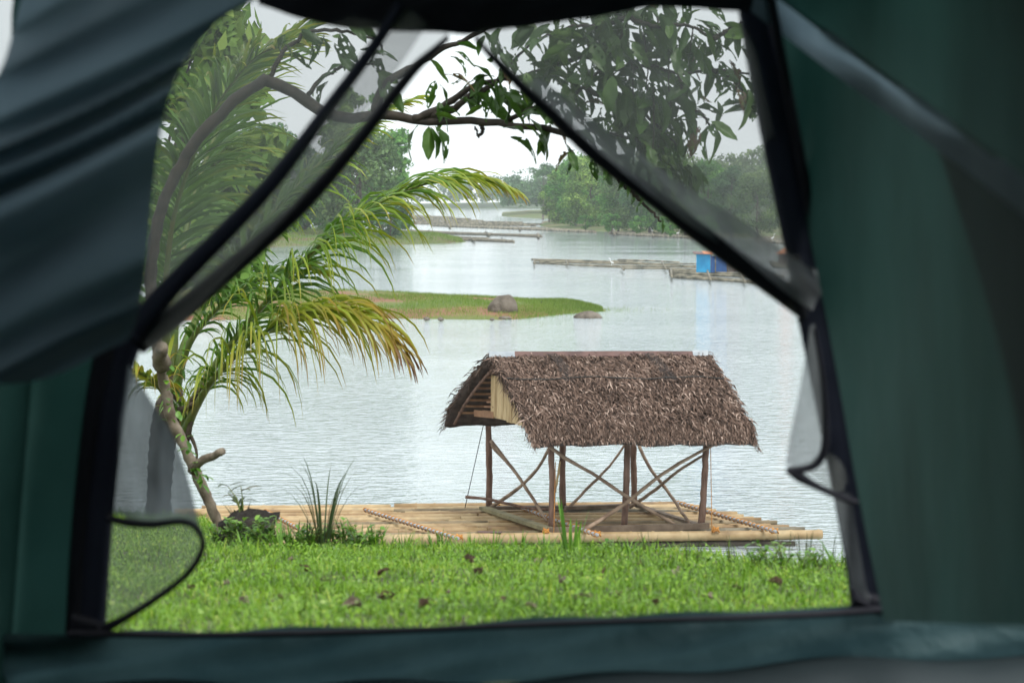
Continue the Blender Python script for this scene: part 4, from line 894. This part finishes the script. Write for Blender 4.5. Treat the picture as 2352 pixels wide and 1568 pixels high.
BR = [[(950, 276, 12.5), (1010, 250, 12.45), (1060, 215, 12.4), (1110, 190, 12.35), (1180, 180, 12.3), (1280, 150, 12.2)],
      [(975, 268, 12.5), (1040, 252, 12.4), (1085, 215, 12.35), (1125, 200, 12.3), (1170, 150, 12.2), (1230, 90, 12.1)],
      [(860, 266, 12.5), (880, 200, 12.5), (960, 150, 12.5), (1020, 110, 12.5), (1070, 92, 12.4), (1130, 60, 12.3), (1220, 20, 12.2)],
      [(1100, 278, 12.4), (1108, 300, 12.4), (1100, 312, 12.4), (1090, 292, 12.4)],
      [(1160, 284, 12.3), (1220, 250, 12.2), (1280, 240, 12.1), (1340, 200, 12.0), (1400, 130, 11.9), (1440, 40, 11.8), (1450, -60, 11.7)],
      [(1280, 150, 12.2), (1350, 130, 12.1), (1420, 160, 12), (1490, 150, 12), (1560, 170, 11.9), (1640, 160, 11.9), (1720, 170, 11.9)],
      [(1440, 40, 11.8), (1500, 60, 11.8), (1580, 60, 11.8), (1640, 90, 11.8)],
      [(1300, 310, 12.1), (1360, 300, 12.0), (1420, 310, 12), (1490, 330, 12), (1540, 350, 12)],
      [(1560, 170, 11.9), (1570, 240, 11.9), (1610, 260, 11.9), (1630, 290, 11.9)],
      [(1340, 200, 12.0), (1400, 230, 12), (1460, 250, 12), (1510, 290, 12), (1560, 340, 12)],
      [(1400, 390, 12.0), (1440, 430, 12.0), (1480, 470, 12), (1520, 510, 12)],
      [(1640, 160, 11.9), (1680, 180, 11.9), (1730, 230, 11.9)],
      [(700, 230, 12.5), (740, 180, 12.5), (800, 150, 12.5), (860, 150, 12.5)], [(620, 180, 12.5), (660, 110, 12.5), (740, 70, 12.5), (860, 90, 12.5), (880, 130, 12.5)],
      [(1440, 40, 11.8), (1380, 60, 11.9), (1320, 60, 12), (1240, 90, 12)], [(1640, 90, 11.8), (1690, 60, 11.8), (1730, 50, 11.8)]]
BRC = [limb('branch', b_, .024 if k < 3 else .014, .005) for k, b_ in enumerate(BR)]
# leaf shapes: pointed ovals, some eaten
def leaf_mesh(seed, eaten):
    r_ = np.random.default_rng(seed); n, m_ = 11, 7; t = np.linspace(0, 1, n)[:, None]; s = np.linspace(-1, 1, m_)[None]
    wv = .19 * np.sin(np.pi * np.clip(t, 0, 1) ** .9) ** .75 * (1 + .08 * np.sin(t * 17 + seed)); X = s * wv; Z = .09 * np.abs(s) * wv / .19 + .12 * np.sin(t * 3 + seed) * t - .22 * t * t + .02 * np.sin(t * 11 + s * 3); Yv = t + 0 * s
    Fc = grid_faces(n, m_)
    if eaten:
        kill = r_.uniform(size=len(Fc)) < .13; Fc = Fc[~kill]
    return mesh('leaf', np.stack([X, Yv, Z], -1).reshape(-1, 3), Fc, np.stack([t + 0 * s, np.full((n, m_), r_.uniform(.25, .75))], -1).reshape(-1, 2))
LM = [leaf_mesh(k, k % 2) for k in range(8)]
red = leaf_mesh(20, 1); 
l_ = red.uv_layers[0].data
for d_ in l_: d_.uv = (d_.uv[0], .99)
LM.append(red)
for me_ in LM: me_.materials.append(MATS['leaf'])
def leaf_matrix(pos, d, roll, s):
    d = Vector(d).normalized(); z = Vector((0, 0, 1)); x = d.cross(z)
    if x.length < .1: x = Vector((1, 0, 0))
    x.normalize(); z2 = x.cross(d); Mx = Matrix((x, d, z2)).transposed().to_4x4()
    return Matrix.Translation(Vector(pos)) @ (Mx @ Matrix.Rotation(roll, 4, 'Y')) @ Matrix.Scale(s, 4)
LEAVES = []
def leaves_along(pts, n, spread_px, droop, smin, smax, t0=.15, dens=None):
    Q = spline([PY(*q) for q in pts], 40); T = np.gradient(Q, axis=0)
    for i in range(n):
        k = int(rng.integers(int(t0 * 40), 40)); off = rng.normal(0, spread_px / F * 12.3, 3); d = T[k] / np.linalg.norm(T[k]) * .5 + rng.normal(0, .6, 3) + [0, 0, -droop]
        LEAVES.append((Q[k] + off, d, rng.normal(0, .7), rng.uniform(smin, smax)))
for (u, v, du, dv, s, lf) in [(1020, 172, .75, -.15, .15, 0), (1000, 185, -.3, -1, .13, 1), (1010, 195, .4, -.6, .11, 3), (960, 288, -.5, -1, .15, 1), (985, 290, -.05, -1, .15, 2), (1000, 290, .5, -1, .16, 5), (990, 292, .3, -1, .14, 3), (1000, 262, .9, -.1, .10, 4),
                          (1035, 130, .6, -.4, .12, 1), (1050, 100, .9, -.2, .10, 0), (1045, 118, .9, -.4, .11, 2), (1090, 150, .7, -.5, .12, 3), (1140, 185, .2, -1, .13, 1), (1160, 220, .4, -1, .12, 3), (1180, 250, .9, -.1, .13, 0), (1130, 225, -.3, -.9, .11, 5),
                          (1170, 200, .2, -1, .15, 7), (1190, 160, .5, -.9, .14, 1), (1110, 243, -.7, -.3, .09, 8), (1235, 222, -.5, -.8, .12, 3), (1265, 285, -.3, -1, .14, 2), (1260, 300, -.5, -.9, .12, 5), (1300, 330, .3, -1, .13, 1), (1320, 345, -.8, -.5, .12, 3), (1360, 365, .2, -1, .10, 5), (1452, 425, .1, -1, .09, 0), (1520, 500, .1, -1, .07, 4), (1390, 395, .5, -1, .08, 1)]:
    LEAVES.append((PY(u, v, 12.25), np.array([du, rng.normal(0, .25), dv]), rng.normal(0, .5), s * 1.15))
cfg = [(0, 16, 16), (1, 26, 20), (2, 16, 14), (4, 85, 42), (5, 95, 40), (6, 45, 30), (7, 60, 30), (8, 14, 12), (9, 70, 34), (10, 4, 8), (11, 16, 14), (12, 14, 14), (13, 22, 18), (14, 70, 42), (15, 10, 14)]
for bi, n_, spx in cfg: leaves_along(BR[bi], int(n_ * (.5 if bi in (5, 6, 14) else .7)), spx, .75, .10, .19)
leaves_along([(1200, 250, 12.1), (1260, 180, 12), (1320, 140, 12), (1400, 120, 11.9), (1460, 200, 11.9)], 62, 52, .8, .10, .19, 0)
leaves_along([(1320, 60, 12), (1400, 40, 12), (1500, 50, 11.9), (1600, 80, 11.9)], 80, 34, .8, .12, .2, 0)
leaves_along([(1380, 300, 12), (1440, 260, 12), (1480, 210, 12), (1530, 300, 12), (1540, 370, 12)], 70, 32, .8, .12, .2, 0)
leaves_along([(1510, 390, 12), (1560, 380, 12), (1590, 400, 12)], 22, 18, .8, .10, .16, 0)
for (u, v, du, dv) in ((1620, 268, -1, -.1), (1600, 240, -.9, .1), (1650, 250, 1, .3), (1660, 262, 1, .2), (1632, 285, -.3, -1), (1640, 285, .2, -1), (1690, 245, .9, .25), (1690, 175, .6, -.8), (1700, 110, .9, .2), (1720, 130, .8, .4), (1690, 100, .5, -.6)):
    LEAVES.append((PY(u, v, 11.9), np.array([du, .1, dv]), .3, .19))
inv = np.array(tree.location)
for k, (pos, d, roll, s) in enumerate(LEAVES[:300]):
    o = bpy.data.objects.new('leaf', LM[(k * 5 + k // 7) % 8 if k % 23 else 8]); col.objects.link(o); o.parent = tree
    o.matrix_local = leaf_matrix(pos - inv, d, roll, s)
rest = Parts()
for k, (pos, d, roll, s) in enumerate(LEAVES[300:]):
    me_ = LM[k % 8]; V = np.empty(len(me_.vertices) * 3, np.float32); me_.vertices.foreach_get('co', V); V = V.reshape(-1, 3); M4 = np.array(leaf_matrix(pos - inv, d, roll, s))
    fi = np.empty(len(me_.loops), np.int32); me_.loops.foreach_get('vertex_index', fi)
    U = np.zeros((len(V), 2)); U[:, 1] = rng.uniform(.2, .85); rest.add(V @ M4[:3, :3].T + M4[:3, 3], fi.reshape(-1, 4), U)
fo = stuff(obj('foliage', rest.mesh('foliage'), 'leaf', tree))
# hanging aerial twigs and a few vine leaves on the trunk
for (u, v, L_) in ((1480, 60, 150), (1510, 40, 120), (1540, 60, 200), (1450, 120, 110), (1570, 100, 130), (1500, 200, 170), (1590, 60, 60)):
    limb('twig', [(u, v, 11.9), (u + rng.normal(0, 5), v + L_ * .5, 11.9), (u + rng.normal(0, 8), v + L_, 11.9)], .005, .003, n=8)
for k in range(34):
    t = rng.uniform(0, 1); u = np.interp(t, [0, .3, .6, 1], [372, 392, 440, 462]) + rng.normal(4, 7); v = np.interp(t, [0, .3, .6, 1], [830, 960, 1060, 1110]) + rng.normal(0, 6)
    one_leaf('vine_leaf', tree, 'weed', PY(u, v, 12.5), (rng.normal(.3, .6), -.4, rng.normal(-.3, .5)), rng.uniform(.03, .07), rng.uniform(.018, .03), .8, rng.uniform(.2, .9), seg=4, shape='oval')
for ch in list(tree.children):
    if ch.name.split('.')[0] not in ('leaf', 'foliage'): ch.location = ch.location - tree.location

# ================================================================== THE TENT AROUND THE CAMERA
tent = thing('tent', 'dark green tent with its net door tied open, seen from inside', 'tent', None, (0, 2.0, 4.88))
LEANF = .30; Y0, Z0 = 4.0, 4.95; NRM = -np.array([0, 1, LEANF]) / math.hypot(1, LEANF)
def TP(u, v, off=0.0):
    r = ray(u, v); t = (Y0 - LEANF * (H - Z0)) / (r[1] + LEANF * r[2]); return np.array([0, 0, H]) + r * t + NRM * off
def TPs(pts, off=0.0): return [TP(u, v, off) for u, v in pts]
def near_d(u, v):
    t = min(max((u - 1820) / 640.0, 0), 1); return TP(u, v)[1] * (1 - .46 * t * t * (3 - 2 * t))
def cloth(name, A, B, n, m_, off, material, parent=tent, depth=None):
    """fabric between two traced edges; off(u,v) lifts it off the door plane towards the inside, or depth(u,v) gives its distance"""
    a = spline(A, n); b = spline(B, n); t = np.linspace(0, 1, m_)[:, None, None]; G = a[None] * (1 - t) + b[None] * t
    V = np.array([[PY(u, v, depth(u, v)) if depth else TP(u, v, off(u, v)) for u, v in row] for row in G])
    o = obj(name, mesh(name, V.reshape(-1, 3), grid_faces(m_, n)), material, parent); return o
def tape(name, pts, w0, material, off=.012, th=.006, parent=tent, n=40):
    """a flat sewn strip with thickness: pts (u,v[,width px])"""
    P = spline([(p[0], p[1], p[2] if len(p) > 2 else w0) for p in pts], n); T = np.gradient(P[:, :2], axis=0); T /= np.linalg.norm(T, axis=1)[:, None]; Nn = np.stack([-T[:, 1], T[:, 0]], 1)
    V = []
    for p, nn in zip(P, Nn):
        a = p[:2] - nn * p[2] / 2; b = p[:2] + nn * p[2] / 2; c = p[:2]
        V += [TP(*a, off), TP(*(a * .8 + b * .2), off + th), TP(*(a * .2 + b * .8), off + th), TP(*b, off), TP(*c, off - th * .6)]
    me = bpy.data.meshes.new(name); me.from_pydata([tuple(v) for v in V], [], [tuple(f) for f in grid_faces(n, 5, True).tolist()] + [(4, 3, 2, 1, 0), tuple(range(5 * n - 5, 5 * n))]); me.update()
    me.polygons.foreach_set('use_smooth', [True] * len(me.polygons)); return obj(name, me, material, parent)

# shell: cross-section curves from the front wall's outline back past the camera
FLZ = 4.90
def section(y, wd, hgt):
    c = [(wd, FLZ), (wd * 1.02, FLZ + .5), (wd * .9, FLZ + hgt * .62), (wd * .55, FLZ + hgt * .93), (0, FLZ + hgt), (-wd * .55, FLZ + hgt * .93), (-wd * .9, FLZ + hgt * .62), (-wd * 1.02, FLZ + .5), (-wd, FLZ)]
    return [(x, y, z) for x, z in c]
right_edge = [(2470, 1520), (2460, 1150), (2455, 900), (2450, 600), (2450, 300), (2450, -100)]
left_edge = [(180, -60), (150, 300), (115, 600), (80, 900), (40, 1250), (5, 1580)]
s0 = [PY(u, v, near_d(u, v)) for u, v in right_edge + [(1900, -190), (1176, -200), (560, -150)] + left_edge]
NS = 150
C = [spline(s0, NS), spline(section(1.7, 1.25, 1.6), NS), spline(section(.8, 1.45, 1.75), NS), spline(section(-.4, 1.45, 1.75), NS), spline(section(-1.9, 1.2, 1.5), NS)]
rows = []
for a, b in zip(C[:-1], C[1:]):
    for t in np.linspace(0, 1, 24, endpoint=False): rows.append(a * (1 - t) + b * t)
rows.append(C[-1]); G = np.array(rows); G[..., 0] += .012 * np.sin(G[..., 1] * 7 + G[..., 2] * 5); G[..., 2] += .008 * np.sin(G[..., 0] * 9 + G[..., 1] * 6)
Fc = grid_faces(G.shape[0], NS)
row = Fc[:, 0] // NS; cc = (Fc[:, 0] % NS) / NS; win = (row >= 2) & (row < 21) & (cc > .66) & (cc < .80)
ce = G.reshape(-1, 3)[Fc].mean(1); dr = ce - [0, 0, H]; fw = dr[:, 1] * cp - dr[:, 2] * sp; uu = CX + F * dr[:, 0] / fw; vv = CY - F * (dr[:, 1] * sp + dr[:, 2] * cp) / fw
obj('canopy', mesh('canopy', G.reshape(-1, 3), Fc[~win]), 'tent_green', tent)
wv, wf = G.reshape(-1, 3), Fc[win]; ids = np.unique(wf); remap = np.zeros(len(wv), int); remap[ids] = np.arange(len(ids))
obj('window_net', mesh('window_net', wv[ids], remap[wf]), 'net', tent)
# back wall behind the camera; its unseen open doorway is added to light the folds
bk = np.array(C[-1]); cen = np.array([0, -1.9, FLZ]); inner = np.stack([np.clip(bk[:, 0], -.55, .55), bk[:, 1] - .02, np.clip(bk[:, 2], FLZ, FLZ + 1.15)], 1)
obj('back_wall', mesh('back_wall', np.vstack([bk, inner]), grid_faces(2, NS)), 'tent_green', tent)
# floor
seam = [(-60, 1566), (60, 1556), (160, 1546), (500, 1550), (1000, 1547), (1350, 1534), (1600, 1518), (1850, 1500), (2060, 1491), (2200, 1488), (2420, 1492)]
fs = TPs(seam, .02); loft('groundsheet', [fs, [(p[0] * 1.1, 3.4, FLZ + .003 + .03 * max(p[0], 0)) for p in fs], [(p[0] * 1.7, -1.9, FLZ) for p in fs]], 60, 14, 'tent_floor', tent, disp=lambda G: G + np.stack([0 * G[..., 0], 0 * G[..., 0], .006 * np.sin(G[..., 0] * 17 + G[..., 1] * 6) + .004 * np.sin(G[..., 1] * 23)], -1))

nz = lambda u, v, s=0: float(noise2(u / 90.0, v / 130.0, s))
# front wall either side of the door
wr = lambda u, v: .012 * math.sin(u / 44 + v / 300) + .012 * nz(u * .8, v * .5, 2) + .016 * math.sin((u - v * .22) / 85)
slv = [(1640, -75), (1760, 5), (1880, 95), (2000, 185), (2120, 272), (2240, 360), (2360, 452), (2500, 560)]
nd = lambda u, v: near_d(u, v) - wr(u, v)
crease = [(2080, 215), (2150, 330), (2200, 470), (2245, 610), (2285, 750), (2320, 880), (2350, 1020), (2378, 1200), (2392, 1340), (2396, 1440)]
cloth('front_wall', [(1650, -60), (1735, 0), (1790, 230), (1850, 500), (1890, 690), (1930, 900), (1965, 1100), (2005, 1300), (2020, 1370), (2030, 1425)], crease, 50, 34, None, 'tent_green', depth=nd)
cloth('side_wall', [(u - 3, v) for u, v in crease], [(2500, 500), (2500, 600), (2500, 700), (2500, 800), (2500, 900), (2500, 1000), (2500, 1150), (2500, 1300), (2500, 1420), (2500, 1500)], 50, 14, None, 'tent_shaded', depth=nd)  # shade beyond the crease painted as darker cloth
cloth('sleeve_highlight', [(u - 22, v + 32) for u, v in slv], [(u + 20, v - 28) for u, v in slv], 40, 12, None, 'tent_slate', depth=lambda u, v: near_d(u, v) - .012 - .02 * math.cos(((v - (-73 + (u - 1640) * .735)) / 62)) - .006 * math.sin(u / 33))  # lighter cloth strip paints the soft highlight along the sleeve fold
cloth('roof_panel', [(u + 12, v - 18) for u, v in slv], [(1700, -240), (1900, -240), (2100, -240), (2480, -240), (2500, -100), (2500, 100), (2500, 300), (2510, 520)], 40, 24, None, 'tent_green', depth=lambda u, v: near_d(u, v) - .008 - .02 * math.sin((u - 1.4 * v) / 90) - .01 * nz(u, v, 3))
cloth('front_wall', [(470, -170), (430, 0), (350, 330), (318, 620), (280, 800), (240, 1000), (205, 1200), (185, 1430), (180, 1485)], [(100, -170), (95, 0), (70, 330), (42, 620), (20, 800), (-5, 1000), (-30, 1200), (-60, 1430), (-70, 1490)], 50, 20,
      lambda u, v: .010 * math.sin(u / 36 + v / 280) + .008 * nz(u, v, 4), 'tent_green')
# threshold
cloth('threshold', [(-40, 1432), (120, 1426), (245, 1420), (600, 1422), (900, 1414), (1176, 1402), (1450, 1392), (1700, 1384), (1900, 1374), (2010, 1368), (2200, 1372), (2420, 1376)], [(a, b + 16) for a, b in seam], 90, 14,
      lambda u, v: .03 + .012 * nz(u * .5, v * 2.2, 5) + .014 * math.sin((v - 1400) / 110 * 3.1) + .006 * math.sin(u / 60 + v / 12), 'tent_band')
tape('threshold_binding', [(170, 1418, 15), (400, 1421, 13), (600, 1420, 13), (900, 1412, 12), (1176, 1400, 12), (1450, 1390, 11), (1700, 1382, 11), (1900, 1373, 14), (2010, 1364, 18), (2060, 1364, 14)], 10, 'tent_trim', .055, .008)
tape('floor_seam', [(p[0], p[1], 13) for p in seam], 9, 'tent_trim', .062, .008, n=70)
# header
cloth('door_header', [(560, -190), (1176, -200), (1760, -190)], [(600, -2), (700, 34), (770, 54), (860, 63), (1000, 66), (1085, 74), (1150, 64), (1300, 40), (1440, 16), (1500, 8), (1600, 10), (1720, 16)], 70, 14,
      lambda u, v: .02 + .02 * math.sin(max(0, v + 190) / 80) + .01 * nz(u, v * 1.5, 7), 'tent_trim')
# frame tapes of the doorway
tape('door_tape', [(1722, -40, 74), (1748, 120, 76), (1784, 300, 80), (1830, 500, 88), (1872, 690, 96), (1915, 900, 98), (1955, 1100, 98), (1990, 1290, 100), (2005, 1390, 108)], 80, 'tent_strip', .014, .008)
tape('zip_seam', [(1762, -40, 22), (1805, 200, 24), (1860, 480, 26), (1912, 690, 28), (1958, 900, 28), (1995, 1100, 28), (2032, 1290, 28), (2048, 1392, 30)], 24, 'tent_trim', .026, .008)
tape('door_tape', [(312, 700, 70), (290, 770, 80), (262, 860, 84), (234, 1050, 84), (216, 1250, 84), (204, 1400, 88), (196, 1470, 90)], 80, 'tent_strip', .014, .008)
tape('zip_seam', [(250, 770, 46), (222, 900, 40), (198, 1080, 36), (182, 1260, 34), (174, 1400, 34), (172, 1440, 34)], 30, 'tent_trim', .026, .008)
tape('door_corner', [(1950, 1352, 40), (2000, 1366, 46), (2052, 1372, 44)], 40, 'tent_trim', .034, .006, n=12)
tape('door_corner', [(168, 1415, 60), (215, 1424, 54), (258, 1428, 26)], 40, 'tent_trim', .034, .006, n=12)
# left net flap, pulled aside
hemL = [(1032, 70), (1000, 100), (955, 142), (890, 224), (840, 290), (768, 378), (690, 462), (597, 545), (510, 620), (425, 692), (322, 765)]
cloth('net_flap', [(1034, 70)] + hemL[1:], [(1034, 60), (900, 42), (760, 20), (600, -10), (460, 0), (390, 150), (345, 330), (325, 500), (315, 640), (308, 730), (304, 790)], 60, 16, lambda u, v: .03 + .02 * math.sin((v + .9 * u) / 60) + .012 * nz(u, v, 3), 'net')
tape('net_hem', [(u, v, w_) for (u, v), w_ in zip(hemL, [12, 18, 24, 27, 30, 34, 38, 42, 46, 50, 60])], 30, 'tent_trim', .045, .010, n=60)
fold = [(925, -10), (885, 55), (830, 135), (770, 215), (700, 310), (620, 410), (530, 505), (440, 595), (370, 670), (315, 740)]
tape('net_fold', [(u, v, w_) for (u, v), w_ in zip(fold, [26, 26, 28, 30, 34, 38, 42, 46, 50, 56])], 30, 'tent_strip', .055, .010, n=60)
cloth('net_fold_layer', [(u - 4, v + 2) for u, v in fold], [(u + 62, v + 40) for u, v in fold], 40, 6, lambda u, v: .06 + .008 * math.sin((u + v) / 22), 'net')
# right net flap
hemR = [(1092, 74), (1118, 105), (1144, 131), (1200, 188), (1262, 245), (1360, 338), (1461, 412), (1534, 467), (1604, 521), (1752, 626), (1850, 690)]
cloth('net_flap', hemR, [(1096, 62), (1200, 48), (1330, 22), (1480, -4), (1600, -4), (1712, 0), (1735, 120), (1765, 260), (1795, 400), (1825, 540), (1862, 690)], 60, 16, lambda u, v: .02 + .014 * math.sin((v - .8 * u) / 70) + .010 * nz(u, v, 9), 'net')
tape('net_hem', [(u, v, w_) for (u, v), w_ in zip(hemR, [10, 14, 19, 24, 28, 33, 38, 42, 46, 50, 62])], 30, 'tent_trim', .035, .010, n=60)
cloth('net_fold_layer', [(u + 6, v - 6) for u, v in hemR[3:]], [(u + 34 + k * 4, v - 34 - k * 5) for k, (u, v) in enumerate(hemR[3:])], 40, 7, lambda u, v: .05 + .012 * math.sin((u - v) / 14), 'net_thick')
tape('net_tie', [(1812, 664, 30), (1836, 700, 26), (1826, 716, 8)], 20, 'tent_trim', .045, .008, n=10)
# lower left net remnant
cloth('net_flap', [(306, 826), (336, 858), (372, 925), (404, 1000), (432, 1080), (452, 1140), (468, 1192)], [(300, 822), (292, 900), (280, 960), (272, 1030), (266, 1090), (261, 1140), (258, 1172)], 30, 10, lambda u, v: .03 + .018 * math.sin(u / 24) + .006 * nz(u, v, 1), 'net_grey')
cloth('net_flap', [(468, 1192), (474, 1222), (458, 1262), (420, 1304), (360, 1348), (300, 1386), (246, 1416)], [(259, 1174), (257, 1215), (254, 1260), (251, 1300), (249, 1340), (247, 1380), (244, 1412)], 30, 10, lambda u, v: .03 + .014 * math.sin(u / 26 + 1), 'net')
tape('net_hem', [(255, 1160, 16), (300, 1172, 18), (360, 1177, 16), (420, 1170, 14), (455, 1180, 14), (470, 1200, 14)], 12, 'tent_trim', .045, .008)
tape('net_hem', [(468, 1196, 10), (474, 1224, 14), (458, 1264, 15), (420, 1306, 15), (360, 1350, 16), (300, 1388, 18), (240, 1420, 24)], 14, 'tent_trim', .045, .008)
# lower right net remnants
cloth('net_flap', [(1856, 728), (1842, 800), (1828, 880), (1815, 950), (1805, 1010), (1800, 1050)], [(1866, 728), (1874, 800), (1882, 880), (1886, 950), (1884, 1010), (1866, 1046)], 26, 10, lambda u, v: .035 + .010 * math.sin(u / 16), 'net_thick')
tape('net_hem', [(1862, 730, 10), (1880, 830, 12), (1888, 930, 16), (1886, 1000, 20), (1868, 1036, 18), (1838, 1048, 16), (1800, 1051, 14)], 12, 'tent_trim', .05, .008)
tape('net_hem', [(1799, 1050, 10), (1826, 1064, 24), (1862, 1084, 18), (1910, 1106, 15), (1960, 1124, 15)], 14, 'tent_trim', .052, .008)
cloth('net_flap', [(1838, 1058), (1866, 1078), (1900, 1098), (1930, 1108)], [(1888, 1010), (1905, 1020), (1925, 1040), (1940, 1080)], 16, 8, lambda u, v: .04 + .006 * math.sin(u / 12), 'net')
cloth('net_flap', [(1906, 1112), (1918, 1170), (1932, 1230), (1944, 1290), (1950, 1325), (1972, 1352)], [(1950, 1118), (1958, 1180), (1968, 1240), (1978, 1300), (1984, 1330), (1996, 1352)], 20, 8, lambda u, v: .035 + .008 * math.sin(u / 12), 'net_thick')
tape('net_hem', [(1944, 1316, 8), (1955, 1340, 14), (1985, 1358, 18)], 12, 'tent_trim', .05, .006, n=10)

# gathered door fabric, drawn to the left and nearer
CRE = [(30, .04, 90), (200, .06, 74), (366, .085, 40), (452, .05, 26), (620, .035, 90), (850, .095, 46), (950, .03, 60)]
def gather_d(u, v):
    q = v + .52 * u + 18 * math.sin(u / 230 + v / 300 + .6) + 9 * math.sin(u / 83 + v / 130)
    f = sum(a * math.exp(-((q - c) / w_) ** 2) for c, a, w_ in CRE)
    return 3.2 - .00035 * (600 - u) - 2.3 * f - .006 * math.sin(q / 31 + u / 90)
cloth('door_fabric', [(70, -60), (48, 0), (30, 70), (6, 150), (-50, 260), (-90, 420), (-110, 560), (-120, 700), (-120, 800)], [(900, -60), (700, -30), (590, 0), (490, 60), (415, 160), (372, 290), (352, 430), (340, 560), (328, 670)] + [(300, 770), (240, 805), (150, 852), (60, 878), (-110, 884)], 90, 80, None, 'tent_slate', depth=gather_d)
settle(tent)

# ------------------------------------------------------------------ humid air over the lake
hz = bpy.data.materials.new('haze'); hz.use_nodes = True; nt = hz.node_tree; nt.nodes.clear()
ho = nt.nodes.new('ShaderNodeOutputMaterial'); hv = nt.nodes.new('ShaderNodeVolumePrincipled')
hv.inputs['Color'].default_value = (.97, .99, 1.0, 1); hv.inputs['Density'].default_value = .0002; hv.inputs['Anisotropy'].default_value = .0
nt.links.new(hv.outputs[0], ho.inputs['Volume']); MATS['haze'] = hz
x0, x1, y0, y1, z0, z1 = -960, 960, -14, 1520, -3.4, 34
V = [(x, y, z) for z in (z0, z1) for y in (y0, y1) for x in (x0, x1)]
hb = hull('haze', V, [(0, 2, 3, 1), (4, 5, 7, 6), (0, 1, 5, 4), (2, 6, 7, 3), (0, 4, 6, 2), (1, 3, 7, 5)], 'haze', None); stuff(hb)
tag(hb, 'thin humid haze hanging over the whole lake', 'haze')
